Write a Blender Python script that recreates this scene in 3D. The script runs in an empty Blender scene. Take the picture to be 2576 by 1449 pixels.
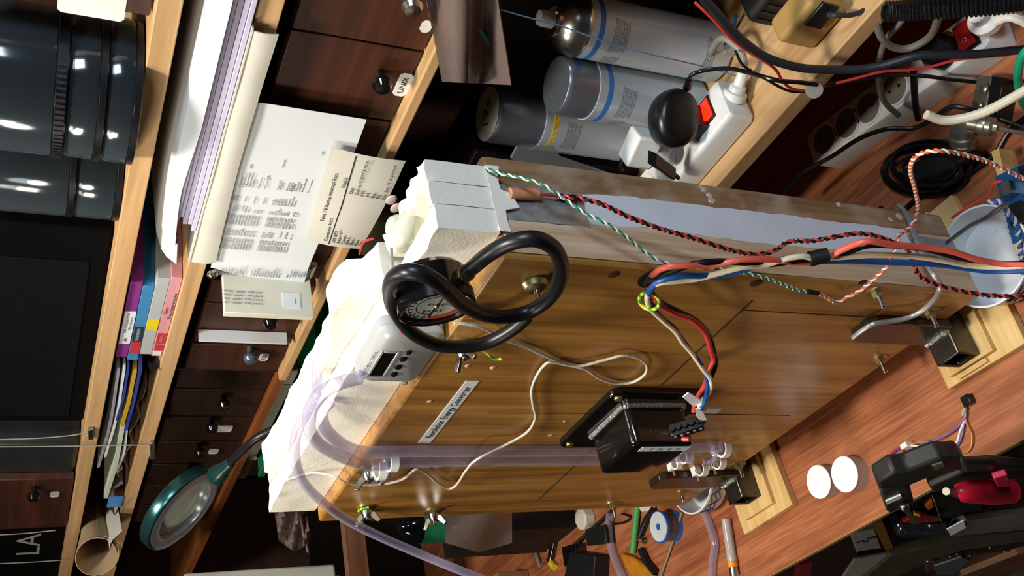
import bpy, bmesh, math, random
from mathutils import Vector as V, Matrix
random.seed(7)
# ------------------------------------------------------------------ camera
IW, IH, FPX = 2576, 1449, 2475.5
ICX, ICY = 1288.0, 724.5
Zc = -V((5109.99, 339.37, FPX)).normalized()
_x = -V((-1298.67, 1780.64, FPX)).normalized()
Xc = (_x - Zc * _x.dot(Zc)).normalized()
Yc = Zc.cross(Xc)
R = Matrix((Xc, Yc, Zc)).transposed()          # camera (right, down, forward) <- world
CAM = V((0, 0, .838))
cd = bpy.data.cameras.new('camera'); cam = bpy.data.objects.new('camera', cd)
bpy.context.scene.collection.objects.link(cam)
cd.sensor_width = 36; cd.lens = FPX / IW * 36; cd.clip_start = .01
r0, r1, r2 = V(R[0]), V(R[1]), V(R[2])
m4 = Matrix((r0, -r1, -r2)).transposed().to_4x4(); m4.translation = CAM
cam.matrix_world = m4
SC = bpy.context.scene; SC.camera = cam
# ------------------------------------------------------------------ world, lights, exposure
SC.view_settings.view_transform = 'Standard'; SC.view_settings.look = 'None'
SC.view_settings.gamma = 1; SC.view_settings.exposure = -0.28
SC.cycles.max_bounces = 8; SC.cycles.transparent_max_bounces = 16
W = bpy.data.worlds.new('world'); SC.world = W; W.use_nodes = True
W.node_tree.nodes['Background'].inputs[0].default_value = (.75, .85, 1, 1)
W.node_tree.nodes['Background'].inputs[1].default_value = .012
COL = SC.collection
def lamp(name, kind, loc, power, col, size=.05, aim=None, **k):
    d = bpy.data.lights.new(name, kind); o = bpy.data.objects.new(name, d); COL.objects.link(o)
    o.location = loc; d.energy = power; d.color = col
    if kind == 'AREA': d.size = size
    elif kind != 'SUN': d.shadow_soft_size = size
    if aim is not None: o.rotation_euler = (V(aim) - V(loc)).to_track_quat('-Z', 'Y').to_euler()
    for a, b in k.items(): setattr(d, a, b)
    return o
lamp('desk_lamp_light', 'SPOT', (-.87, .335, .90), 4.3, (1, .96, .86), .03, (-.82, .45, .56), spot_size=math.radians(165), spot_blend=1.0)
lamp('room_light', 'AREA', (-.62, .10, 1.75), 32.0, (1, .93, .82), .22, (-.75, .40, .2))
lamp('front_room_light', 'AREA', (-1.55, -.95, 1.25), 11.5, (1, .90, .76), .25, (-.75, .37, .25))
lamp('cool_side_light', 'AREA', (.50, .45, 1.30), 15.0, (.72, .86, 1), .30, (-.5, .42, .3))
# ------------------------------------------------------------------ pixel rays -> points on real planes
def at(p, ax, v):
    d = V((p[0] - ICX, p[1] - ICY, FPX)); d = r0 * d.x + r1 * d.y + r2 * d.z
    return CAM + d * ((v - CAM[ax]) / d[ax])
def AX(p, v): return at(p, 0, v)
def AY(p, v): return at(p, 1, v)
def AZ(p, v): return at(p, 2, v)
def ys(l, y): return [AY(p, y) for p in l]
def yv(l): return [AY(p[:2], p[2]) if p[2] > 0 else AX(p[:2], p[2]) for p in l]
def zs(l, z): return [AZ(p, z) for p in l]
# ------------------------------------------------------------------ materials
def lin(c): return c / 12.92 if c <= .04045 else ((c + .055) / 1.055) ** 2.4
def rgb(h): return tuple(lin(int(h[i:i+2], 16) / 255) for i in (0, 2, 4)) + (1,)
def _m(name):
    m = bpy.data.materials.new(name); m.use_nodes = True
    return m, m.node_tree, m.node_tree.nodes['Principled BSDF']
def mat(name, h, rough=.5, metal=0, var=.08, scale=40, bump=0, coat=0, trans=0, ior=1.45, emit=None, es=0, alpha=1, h2=None):
    m, t, b = _m(name); c = rgb(h)
    g = t.nodes.new('ShaderNodeNewGeometry'); n = t.nodes.new('ShaderNodeTexNoise'); n.inputs['Scale'].default_value = scale
    n.inputs['Detail'].default_value = 4
    t.links.new(g.outputs['Position'], n.inputs['Vector'])
    r = t.nodes.new('ShaderNodeValToRGB'); e = r.color_ramp.elements
    e[0].position = .3; e[1].position = .7
    c2 = rgb(h2) if h2 else tuple(min(1, x * (1 + var)) for x in c[:3]) + (1,)
    c1 = c if h2 else tuple(x * (1 - var) for x in c[:3]) + (1,)
    e[0].color = c1; e[1].color = c2
    t.links.new(n.outputs['Fac'], r.inputs['Fac']); t.links.new(r.outputs['Color'], b.inputs['Base Color'])
    b.inputs['Roughness'].default_value = rough; b.inputs['Metallic'].default_value = metal
    b.inputs['Coat Weight'].default_value = coat; b.inputs['Transmission Weight'].default_value = trans
    b.inputs['IOR'].default_value = ior; b.inputs['Alpha'].default_value = alpha
    if emit: b.inputs['Emission Color'].default_value = rgb(emit); b.inputs['Emission Strength'].default_value = es
    if bump:
        u = t.nodes.new('ShaderNodeBump'); u.inputs['Strength'].default_value = bump; u.inputs['Distance'].default_value = .002
        t.links.new(n.outputs['Fac'], u.inputs['Height']); t.links.new(u.outputs['Normal'], b.inputs['Normal'])
    return m
def wood(name, a, d, grain='Z', k=1, rough=.45, coat=0, mid=None, stain=None):
    m, t, b = _m(name)
    g = t.nodes.new('ShaderNodeNewGeometry'); mp = t.nodes.new('ShaderNodeMapping')
    s = {'X': (1.5, 28, 28), 'Y': (28, 1.5, 28), 'Z': (28, 28, 1.5)}[grain]
    mp.inputs['Scale'].default_value = tuple(x * k for x in s)
    t.links.new(g.outputs['Position'], mp.inputs['Vector'])
    n = t.nodes.new('ShaderNodeTexNoise'); n.inputs['Scale'].default_value = 1.0; n.inputs['Detail'].default_value = 6
    n.inputs['Roughness'].default_value = .6; n.inputs['Distortion'].default_value = .7
    t.links.new(mp.outputs['Vector'], n.inputs['Vector'])
    n2 = t.nodes.new('ShaderNodeTexNoise'); n2.inputs['Scale'].default_value = 5.0; n2.inputs['Detail'].default_value = 3
    t.links.new(mp.outputs['Vector'], n2.inputs['Vector'])
    mx = t.nodes.new('ShaderNodeMath'); mx.operation = 'MULTIPLY_ADD'; mx.inputs[1].default_value = .35
    t.links.new(n2.outputs['Fac'], mx.inputs[0]); 
    m2 = t.nodes.new('ShaderNodeMath'); m2.operation = 'MULTIPLY'; m2.inputs[1].default_value = .65
    t.links.new(n.outputs['Fac'], m2.inputs[0]); t.links.new(m2.outputs[0], mx.inputs[2])
    r = t.nodes.new('ShaderNodeValToRGB'); e = r.color_ramp.elements
    e[0].position = .36; e[0].color = rgb(d); e[1].position = .62; e[1].color = rgb(a)
    if mid: q = e.new(.5); q.color = rgb(mid)
    t.links.new(mx.outputs[0], r.inputs['Fac']); out = r.outputs['Color']
    if stain:
        n3 = t.nodes.new('ShaderNodeTexNoise'); n3.inputs['Scale'].default_value = stain[1]; n3.inputs['Detail'].default_value = 3
        t.links.new(g.outputs['Position'], n3.inputs['Vector'])
        r3 = t.nodes.new('ShaderNodeValToRGB'); r3.color_ramp.elements[0].position = .5; r3.color_ramp.elements[1].position = .68
        t.links.new(n3.outputs['Fac'], r3.inputs['Fac'])
        mc = t.nodes.new('ShaderNodeMixRGB'); mc.inputs[2].default_value = rgb(stain[0])
        ml = t.nodes.new('ShaderNodeMath'); ml.operation = 'MULTIPLY'; ml.inputs[1].default_value = stain[2]
        t.links.new(r3.outputs['Color'], ml.inputs[0]); t.links.new(ml.outputs[0], mc.inputs[0])
        t.links.new(out, mc.inputs[1]); out = mc.outputs[0]
    t.links.new(out, b.inputs['Base Color'])
    b.inputs['Roughness'].default_value = rough; b.inputs['Coat Weight'].default_value = coat; b.inputs['Coat Roughness'].default_value = .25
    u = t.nodes.new('ShaderNodeBump'); u.inputs['Strength'].default_value = .12; u.inputs['Distance'].default_value = .001
    t.links.new(mx.outputs[0], u.inputs['Height']); t.links.new(u.outputs['Normal'], b.inputs['Normal'])
    return m
def clear(name, h='ffffff', rough=.05, body=.1, edge=.6, tint=None):
    """thin clear plastic: see-through face on, denser and glossier towards grazing"""
    m, t, b = _m(name); o = t.nodes['Material Output']
    tr = t.nodes.new('ShaderNodeBsdfTransparent'); tr.inputs[0].default_value = rgb(tint or h)
    b.inputs['Base Color'].default_value = rgb(h); b.inputs['Roughness'].default_value = rough
    gl = t.nodes.new('ShaderNodeBsdfGlossy'); gl.inputs['Roughness'].default_value = rough
    lw = t.nodes.new('ShaderNodeLayerWeight'); lw.inputs[0].default_value = .3
    mm = t.nodes.new('ShaderNodeMapRange'); mm.inputs['To Min'].default_value = body; mm.inputs['To Max'].default_value = edge
    t.links.new(lw.outputs['Facing'], mm.inputs['Value'])
    mix = t.nodes.new('ShaderNodeMixShader'); t.links.new(mm.outputs[0], mix.inputs[0])
    t.links.new(tr.outputs[0], mix.inputs[1]); t.links.new(b.outputs[0], mix.inputs[2])
    m2 = t.nodes.new('ShaderNodeMixShader'); pw_ = t.nodes.new('ShaderNodeMath'); pw_.operation = 'POWER'; pw_.inputs[1].default_value = 4; t.links.new(lw.outputs['Facing'], pw_.inputs[0]); ms = t.nodes.new('ShaderNodeMath'); ms.operation = 'MULTIPLY_ADD'; ms.inputs[1].default_value = .4; ms.inputs[2].default_value = .045; t.links.new(pw_.outputs[0], ms.inputs[0]); t.links.new(ms.outputs[0], m2.inputs[0]); t.links.new(mix.outputs[0], m2.inputs[1]); t.links.new(gl.outputs[0], m2.inputs[2])
    t.links.new(m2.outputs[0], o.inputs[0])
    return m
# ------------------------------------------------------------------ mesh building
def cr(pts, n=8):
    """Catmull-Rom resample"""
    P = [V(p) for p in pts]
    if len(P) < 3: return P
    Q = [P[0] * 2 - P[1]] + P + [P[-1] * 2 - P[-2]]; out = []
    for i in range(1, len(Q) - 2):
        a, b, c, d = Q[i-1:i+3]
        for j in range(n):
            t = j / n
            out.append(.5 * ((2*b) + (c-a)*t + (2*a-5*b+4*c-d)*t*t + (3*b-a-3*c+d)*t**3))
    return out + [P[-1]]
def perp(a):
    a = V(a).normalized(); h = V((0, 0, 1)) if abs(a.z) < .9 else V((1, 0, 0))
    u = a.cross(h).normalized(); return a, u, a.cross(u).normalized()
class M:
    def __init__(s): s.v = []; s.f = []
    def add(s, vs, fs):
        k = len(s.v); s.v += [V(v) for v in vs]; s.f += [tuple(i + k for i in f) for f in fs]; return s
    def hexa(s, b, t):
        return s.add(list(b) + list(t), [(3,2,1,0), (4,5,6,7), (0,1,5,4), (1,2,6,5), (2,3,7,6), (3,0,4,7)])
    def box(s, x0, x1, y0, y1, z0, z1):
        return s.hexa([(x0,y0,z0),(x1,y0,z0),(x1,y1,z0),(x0,y1,z0)], [(x0,y0,z1),(x1,y0,z1),(x1,y1,z1),(x0,y1,z1)])
    def obb(s, c, a, b, d):
        c, a, b, d = V(c), V(a), V(b), V(d)
        return s.hexa([c-a-b-d, c+a-b-d, c+a+b-d, c-a+b-d], [c-a-b+d, c+a-b+d, c+a+b+d, c-a+b+d])
    def prism(s, poly, vec):
        n = len(poly); P = [V(p) for p in poly]; vec = V(vec)
        return s.add(P + [p + vec for p in P], [tuple(range(n))[::-1], tuple(range(n, 2*n))] + [(i, (i+1) % n, n + (i+1) % n, n + i) for i in range(n)])
    def lathe(s, o, axis, prof, n=32):
        a, u, w = perp(axis); o = V(o); vs = []; fs = []
        for r, h in prof:
            for i in range(n):
                t = 2*math.pi*i/n; vs.append(o + a*h + (u*math.cos(t) + w*math.sin(t)) * r)
        for k in range(len(prof)-1):
            for i in range(n):
                j = (i+1) % n; fs.append((k*n+i, k*n+j, (k+1)*n+j, (k+1)*n+i))
        if prof[0][0] > 1e-6: fs.append(tuple(range(n))[::-1])
        if prof[-1][0] > 1e-6: fs.append(tuple(range((len(prof)-1)*n, len(prof)*n)))
        return s.add(vs, fs)
    def ring(s, o, axis, prof, n=40):
        """closed profile swept around the axis"""
        a, u, w = perp(axis); o = V(o); vs = []; fs = []; K = len(prof)
        for r, h in prof:
            for i in range(n):
                t = 2*math.pi*i/n; vs.append(o + a*h + (u*math.cos(t) + w*math.sin(t)) * r)
        for k in range(K):
            for i in range(n):
                j = (i+1) % n; q = (k+1) % K; fs.append((k*n+i, k*n+j, q*n+j, q*n+i))
        return s.add(vs, fs)
    def cyl(s, p0, p1, r, r1=None, n=20):
        p0, p1 = V(p0), V(p1); L = (p1-p0).length
        return s.lathe(p0, p1-p0, [(r, 0), (r if r1 is None else r1, L)], n)
    def tube(s, pts, r, n=8, k=8, smooth=True):
        P = cr(pts, k) if smooth else [V(p) for p in pts]
        if smooth is False and len(P) < 2: return s
        a, u, w = perp(P[1]-P[0]); vs = []; fs = []; m = len(P)
        for i, p in enumerate(P):
            t = (P[min(i+1, m-1)] - P[max(i-1, 0)]).normalized()
            u = (u - t*u.dot(t)).normalized(); w = t.cross(u)
            rr = r(i/(m-1)) if callable(r) else r
            for j in range(n):
                g = 2*math.pi*j/n; vs.append(p + (u*math.cos(g) + w*math.sin(g)) * rr)
        for i in range(m-1):
            for j in range(n):
                q = (j+1) % n; fs.append((i*n+j, i*n+q, (i+1)*n+q, (i+1)*n+j))
        fs += [tuple(range(n))[::-1], tuple(range((m-1)*n, m*n))]
        return s.add(vs, fs)
    def sheet(s, grid, t):
        """grid[r][c] of points, given thickness"""
        a, b = len(grid), len(grid[0]); top = []; 
        G = [[V(p) for p in row] for row in grid]
        for i in range(a):
            for j in range(b):
                du = G[min(i+1,a-1)][j] - G[max(i-1,0)][j]; dv = G[i][min(j+1,b-1)] - G[i][max(j-1,0)]
                nn = du.cross(dv); nn = nn.normalized() if nn.length > 1e-12 else V((0,0,1))
                top.append(G[i][j] + nn * t)
        vs = [p for row in G for p in row] + top; N = a*b; fs = []
        for i in range(a-1):
            for j in range(b-1):
                q = (i*b+j, i*b+j+1, (i+1)*b+j+1, (i+1)*b+j); fs += [q[::-1], tuple(x+N for x in q)]
        edge = [(0*b+j, j+1) for j in range(b-1)] + [(i*b+b-1, (i+1)*b+b-1) for i in range(a-1)] + [((a-1)*b+j+1, (a-1)*b+j) for j in range(b-1)] + [((i+1)*b, i*b) for i in range(a-1)]
        fs += [(p, q, q+N, p+N) for p, q in edge]
        return s.add(vs, fs)
    def ball(s, c, r, n=16, m=10, sc=(1,1,1)):
        c = V(c); vs = [c + V((0,0,r*sc[2]))]; fs = []
        for i in range(1, m):
            f = math.pi*i/m
            for j in range(n):
                g = 2*math.pi*j/n; vs.append(c + V((r*sc[0]*math.sin(f)*math.cos(g), r*sc[1]*math.sin(f)*math.sin(g), r*sc[2]*math.cos(f))))
        vs.append(c - V((0,0,r*sc[2]))); L = len(vs)-1
        for j in range(n): fs.append((0, 1+j, 1+(j+1) % n))
        for i in range(m-2):
            for j in range(n):
                a = 1+i*n+j; b2 = 1+i*n+(j+1) % n; fs.append((a, a+n, b2+n, b2))
        for j in range(n): fs.append((L, 1+(m-2)*n+(j+1) % n, 1+(m-2)*n+j))
        return s.add(vs, fs)
    def rough(s, amp, seed=1):
        rn = random.Random(seed); s.v = [v + V((rn.uniform(-1,1), rn.uniform(-1,1), rn.uniform(-1,1))) * amp for v in s.v]; return s
WL = {}
def build(m, name, material, parent=None, bevel=0, seg=2, angle=35, subdiv=0, label=None):
    me = bpy.data.meshes.new(name)
    lo = V([min(v[i] for v in m.v) for i in range(3)]); hi = V([max(v[i] for v in m.v) for i in range(3)]); c = (lo+hi)/2
    me.from_pydata([v - c for v in m.v], [], m.f); 
    b = bmesh.new(); b.from_mesh(me); bmesh.ops.recalc_face_normals(b, faces=b.faces)
    for f in b.faces: f.smooth = True
    b.to_mesh(me); b.free()
    me.set_sharp_from_angle(angle=math.radians(angle)); me.materials.append(material)
    o = bpy.data.objects.new(name, me); COL.objects.link(o); WL[o.name] = c
    o.location = c
    if parent: o.parent = parent; o.location = c - WL[parent.name]
    if bevel:
        k = o.modifiers.new('bevel', 'BEVEL'); k.width = bevel; k.segments = seg; k.limit_method = 'ANGLE'; k.angle_limit = math.radians(40)
    if subdiv:
        k = o.modifiers.new('subdivision', 'SUBSURF'); k.levels = k.render_levels = subdiv
    if label: o['label'] = label
    return o
def tag(o, label, cat, group=None, kind=None):
    o['label'] = label; o['category'] = cat
    if group: o['group'] = group
    if kind: o['kind'] = kind
    return o
def thing(name, label, cat, loc, group=None):
    o = bpy.data.objects.new(name, None); COL.objects.link(o); o.location = loc; o.empty_display_size = .02; WL[o.name] = V(loc)
    return tag(o, label, cat, group)
def text(body, size, o, right, up, material, parent, width=None, align='CENTER', name='lettering', lift=.0003, space=1.0):
    """one line (or several, by newline) of real lettering as a thin mesh"""
    c = bpy.data.curves.new('lettering_curve', 'FONT'); c.body = body; c.size = size; c.align_x = align; c.align_y = 'CENTER'; c.extrude = .00005; c.resolution_u = 2; c.space_line = space
    t = bpy.data.objects.new('lettering_curve', c); COL.objects.link(t)
    dg = bpy.context.evaluated_depsgraph_get(); me = bpy.data.meshes.new_from_object(t.evaluated_get(dg))
    bpy.data.objects.remove(t); bpy.data.curves.remove(c)
    ri = V(right).normalized(); up = V(up); up = (up - ri*up.dot(ri)).normalized(); n = ri.cross(up); o = V(o)
    vs = [v.co.copy() for v in me.vertices]; fs = [tuple(p.vertices) for p in me.polygons]; bpy.data.meshes.remove(me)
    if not vs: return None
    k = 1
    if width: k = width / max(1e-6, max(v.x for v in vs) - min(v.x for v in vs))
    m = M(); m.add([o + ri*v.x*k + up*v.y + n*(v.z + lift) for v in vs], fs)
    return build(m, name, material, parent)
def wire(name, pts, r, material, label, cat='wire', group=None, n=8, k=8):
    return tag(build(M().tube(pts, r, n, k), name, material), label, cat, group)
def twist(name, pts, r, pitch, ma, mb, label, cat='twisted wire'):
    P = cr(pts, 24); D = [0]
    for i in range(1, len(P)): D.append(D[-1] + (P[i]-P[i-1]).length)
    N = max(8, int(D[-1] / pitch * 8)); Q = []; j = 0
    for i in range(N+1):
        d = D[-1]*i/N
        while j < len(D)-2 and D[j+1] < d: j += 1
        t = (d-D[j]) / max(1e-9, D[j+1]-D[j]); Q.append(P[j].lerp(P[j+1], min(1, t)))
    th = thing(name, label, cat, Q[0]); a, u, w = perp(Q[1]-Q[0])
    A, B = [], []
    for i, p in enumerate(Q):
        t = (Q[min(i+1, N)] - Q[max(i-1, 0)]).normalized(); u = (u - t*u.dot(t)).normalized(); w = t.cross(u)
        g = 2*math.pi*i/8; o = (u*math.cos(g) + w*math.sin(g)) * r
        A.append(p+o); B.append(p-o)
    build(M().tube(A, r*.95, 6, smooth=False), 'strand', ma, th); build(M().tube(B, r*.95, 6, smooth=False), 'strand', mb, th)
    return th
# ------------------------------------------------------------------ shared materials
pine = wood('pale_pine', 'cda678', 'a88254', 'X', 1, .5)
pineY = wood('pale_pine_end', 'dcb57a', 'b98a50', 'Y', 1, .5)
varn = wood('varnished_pine', 'b08040', '7c5222', 'Z', 1.15, .40, .3, mid='9e6f32')
varn2 = wood('sawn_pine_edge', 'dcc4a8', 'b08c66', 'Z', 1.6, .6)
dirty = wood('stained_board_edge', 'a4835e', '765534', 'Z', 1.3, .65, 0, stain=('b8a894', 22, .7))
beech = wood('red_bench_board', 'b5724a', '84482a', 'X', 2.4, .45, .1, mid='9c5c3a')
plyedge = wood('bench_edge', 'b08a50', '8a6838', 'X', 1, .6)
drawerw = wood('brown_drawer_board', '4a2410', '281206', 'X', .8, .5, mid='3a1a0a')
darkw = wood('dark_stained_board', '3a1e10', '1e0e06', 'X', 1, .55)
orangew = wood('orange_shelf_board', '9a5a2a', '6e3a18', 'X', 1, .5)
cardb = mat('cardboard', '8a6236', .8, 0, .08, 30)
wallm = mat('dark_wall_paint', '3a2c24', .9, 0, .1, 8)
floorm = mat('dark_floor', '2a211c', .8, 0, .15, 12)
foamm = mat('cream_foam', 'efebde', .9, 0, .03, 420, .12)
foamb = mat('torn_foam', 'e8e4d6', .95, 0, .05, 220, .4)
alum = mat('aluminium_tape', 'd6dce4', .6, .05, .05, 30, .05)
alum2 = mat('crumpled_foil', 'a2aab2', .35, .6, .25, 90, .4)
steel = mat('bright_steel', 'b9b7b0', .25, 1, .1, 60)
zinc = mat('zinc_plate', 'b8a878', .35, .9, .1, 90)
brass = mat('brass', 'b59a56', .35, .9, .1, 80)
darksteel = mat('dark_steel', '54504a', .28, .9, .2, 60)
weldm = mat('weld_bead', 'a8aaa4', .45, .8, .25, 300, .8)
blk = mat('black_plastic', '101012', .32, 0, .15, 50)
blkmat = mat('matte_black', '0d0d0e', .6, 0, .2, 50)
blkgloss = mat('black_enamel', '0f0e0d', .14, .0, .1, 40, 0, .6)
rubber = mat('black_rubber', '15161a', .38, 0, .2, 80)
white = mat('white_plastic', 'e4e4e0', .35, 0, .03, 30)
whitep = mat('white_paper', 'cfd3d6', .8, 0, .03, 15)
creamp = mat('cream_paper', 'c9c6ba', .8, 0, .05, 25)
lilac = mat('lilac_paper', 'bfb8d0', .75, 0, .04, 18)
ink = mat('black_ink', '26262a', .7)
inkgrey = mat('grey_ink', '6c6e74', .7)
red = mat('red_insulation', 'c23a34', .4, 0, .08, 60)
salmon = mat('salmon_insulation', 'd05a48', .4, 0, .06, 60)
cream = mat('cream_insulation', 'd8cdae', .4, 0, .05, 60)
blue = mat('blue_insulation', '1f4f96', .4, 0, .08, 60)
green = mat('green_insulation', '1f7a4e', .4, 0, .08, 60)
wht = mat('white_insulation', 'dcdcd8', .4)
orange = mat('orange_insulation', 'd9622c', .4, 0, .06, 60)
greyw = mat('grey_insulation', '7c7e80', .45, 0, .08, 60)
purplew = mat('violet_insulation', '6f5aa8', .4)
yel = mat('yellow_plastic', 'd8bc1e', .4)
tubem = clear('clear_tube_plastic', 'c8c2dc', .08, .16, .75, 'f0eef6')
clearp = clear('clear_plastic', 'c4ccd0', .08, .06, .4)
bagm = clear('crinkled_bag_film', 'b4a098', .25, .13, .5)
milky = mat('translucent_hot_glue', 'd6d8ca', .3, 0, .1, 40, 0, 0, .35)
# ------------------------------------------------------------------ the setting
tag(build(M().box(-4.2, 1.2, -1.6, 1.2, -.78, -.75), 'floor', floorm), 'dark floor below the bench', 'floor', kind='structure')
tag(build(M().box(-4.2, 1.2, 1.0, 1.04, -.75, 2.2), 'wall_back', wallm), 'dark wall behind the shelves', 'wall', kind='structure')
tag(build(M().box(-4.2, -4.16, -1.6, 1.0, -.75, 2.2), 'wall_left', wallm), 'dark wall at the far left end', 'wall', kind='structure')
# workbench
wb = thing('workbench', 'red brown workbench board carrying the wooden box, with pale front edge', 'workbench', (-.8, .6, 0))
build(M().box(-2.1, .7, .2565, .985, -.006, 0), 'bench_top', beech, wb)
build(M().box(-2.1, .7, .2555, .2565, -.007, .0002), 'edge_strip', plyedge, wb, label='pale plywood edge strip')
build(M().box(-2.1, .7, .3395, .985, -.045, -.006), 'under_board', darkw, wb)
build(M().box(-2.1, .7, .330, .339, -.65, -.006), 'apron', darkw, wb)
for x in (-2.02, .62):
    for y in (.38, .93): build(M().box(x-.035, x+.035, y-.035, y+.035, -.75, -.045), 'leg', darkw, wb)
# ledge
lg = thing('ledge', 'pale pine plank ledge at the back of the bench under the spray cans', 'shelf', (-.8, .8, .18))
build(M().box(-1.22, .2, .592, .985, .160, .18), 'plank', pine, lg, .0015)
for x in (-1.18, .14): build(M().box(x-.015, x+.015, .62, .98, 0, .160), 'support', darkw, lg)
# shelving
su = thing('shelving_unit', 'pine shelving unit above the ledge holding drawers and paper', 'shelves', (-1.2, .8, .52))
build(M().box(-2.4, -.30, .64, .98, .745, .765), 'shelf', pine, su, .001)
build(M().box(-2.4, -.30, .64, .98, .668, .688), 'shelf', pine, su, .001)
build(M().box(-1.207, -.30, .64, .98, .517, .529), 'shelf', pine, su, .002)
build(M().box(-2.4, -1.21, .688, .98, .497, .511), 'shelf', orangew, su, .001, label='orange brown lower shelf set further back')
build(M().box(-1.2095, -1.2075, .6555, .98, .529, .668), 'divider', darkw, su)
build(M().box(-2.4, -.30, .975, .985, .45, 1.15), 'back_panel', darkw, su)
build(M().box(-2.42, -2.40, .64, .985, .18, 1.15), 'side_panel', darkw, su)
build(M().box(-.30, -.28, .64, .985, .18, 1.15), 'side_panel', darkw, su)
# drawers in the row
labelm = mat('label_card', 'dcdcd6', .7)
def drawer(x0, x1, y, z0, z1, label, knob=None, lab=None, txt=None, wmat=drawerw, group='small drawers of the shelving unit', name='drawer', kz=.5, txtsize=.008):
    t = thing(name, label, 'drawer', ((x0+x1)/2, y, z0), group)
    build(M().box(x0, x1, y, y+.012, z0, z1), 'front', wmat, t, .001)
    m = M(); m.box(x0+.004, x0+.010, y+.012, .96, z0+.002, z1-.008); m.box(x1-.010, x1-.004, y+.012, .96, z0+.002, z1-.008); m.box(x0+.010, x1-.010, y+.012, .96, z0+.002, z0+.008); m.box(x0+.010, x1-.010, .954, .96, z0+.008, z1-.008)
    build(m, 'tray', darkw, t)
    if knob:
        k = AY(knob[0], y-.012); build(M().lathe((k.x, y, k.z), (0,-1,0), [(.004,0),(.004,.008),(.0085,.012),(.0095,.017),(.007,.022),(0,.0235)], 20), 'knob', knob[1], t)
    if lab:
        c = AY(lab[0], y); w, h = lab[1], lab[2]
        p = [(c.x-w/2+.003,y,c.z-h/2),(c.x+w/2-.003,y,c.z-h/2),(c.x+w/2,y,c.z-h/2+.003),(c.x+w/2,y,c.z+h/2-.003),(c.x+w/2-.003,y,c.z+h/2),(c.x-w/2+.003,y,c.z+h/2),(c.x-w/2,y,c.z+h/2-.003),(c.x-w/2,y,c.z-h/2+.003)]
        lb = build(M().prism([V(q) for q in p], (0,-.0008,0)), 'label_card', labelm, t)
        if txt: text(txt, txtsize, (c.x, y-.0008, c.z), (1,0,0), (0,0,1), ink, lb, w*.7)
    return t
kb, ks, kg = blkgloss, steel, mat('blue_grey_knob', '59626c', .25, .4)
drawer(-.588, -.495, .655, .531, .652, 'brown drawer with a steel knob behind the plastic bag', ((1035,8), ks), ((1072,66), .014, .010))
drawer(-.684, -.590, .655, .531, .652, 'brown drawer with black knob and card label reading UNIX', ((960,205), kb), ((1014,213), .030, .0135), 'UNIX')
drawer(-.776, -.687, .655, .531, .652, 'brown drawer mostly behind the printed sheet, next to the UNIX drawer', None)
drawer(-.868, -.779, .655, .531, .652, 'brown drawer hidden behind the middle of the printed sheet', None)
drawer(-.972, -.871, .655, .531, .652, 'brown drawer with a long printed label below the sheet corner', None, ((779,680), .036, .012), 'Plate Ohring')
drawer(-1.036, -.990, .655, .531, .652, 'narrow brown drawer behind the white barcode carton', None)
drawer(-1.132, -1.040, .655, .531, .652, 'brown drawer with dark knob beside the white barcode carton', ((680,805), kb))
drawer(-1.206, -1.139, .655, .531, .652, 'brown drawer with blue grey knob and small label at the pine shelf end', ((630,895), kg), ((664,898), .020, .012), 'R-SIL')
xs = [-1.215, -1.350, -1.443, -1.535, -1.625, -1.718, -1.81, -1.90]
labs = [None, None, (563,1078), (537,1135), (508,1190), None, None]
knobs_ = [None, (564,1012), (533,1071), (503,1134), (479,1184), None, None]
desc = ['first dark drawer left of the pine shelf end, without knob or label', 'dark drawer with a knob but no label, second left of the pine shelf end', 'dark drawer with a tall white label above the magnifier arm', 'dark drawer with a small square label near the magnifier neck', 'dark drawer with a label partly hidden by the magnifier rim', 'dark drawer hidden behind the magnifier ring', 'leftmost dark drawer of the set back row']
for i in range(7):
    drawer(xs[i+1]+.002, xs[i]-.002, .70, .513, .645, desc[i], (knobs_[i], kb) if knobs_[i] else None, (labs[i], .020 if i != 2 else .024, .016 if i != 2 else .026) if labs[i] else None, None, darkw)
# drawers standing on the top shelf
drawer(-.602, -.505, .655, .767, .90, 'brown drawer on the top shelf right of the clear disc cases', None, ((232,6), .030, .05), None)
drawer(-1.755, -1.548, .645, .767, .90, 'wide brown drawer on the top shelf at the far left with a white label', ((85,1243), kb), ((138,1243), .022, .013), None)
# ------------------------------------------------------------------ the wooden box on feet
BX0, BX1, BY0, BY1, BZ0, BZ1 = -1.039, -.512, .375, .469, .046, .540
box = thing('wooden_box', 'upright varnished pine box with taped edges standing on two steel feet', 'box', (-.775, .42, 0))
build(M().box(BX0, BX1, BY0, .404, BZ0, BZ1), 'front_board', varn, box, .003, label='varnished orange brown front board')
build(M().box(BX0, BX1, .440, BY1, BZ0, BZ1), 'back_board', dirty, box, .004, label='stained rear board with glue marks')
build(M().box(BX0+.002, BX1-.002, .404, .440, BZ0+.002, BZ1-.003), 'middle_frame', varn2, box)
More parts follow.
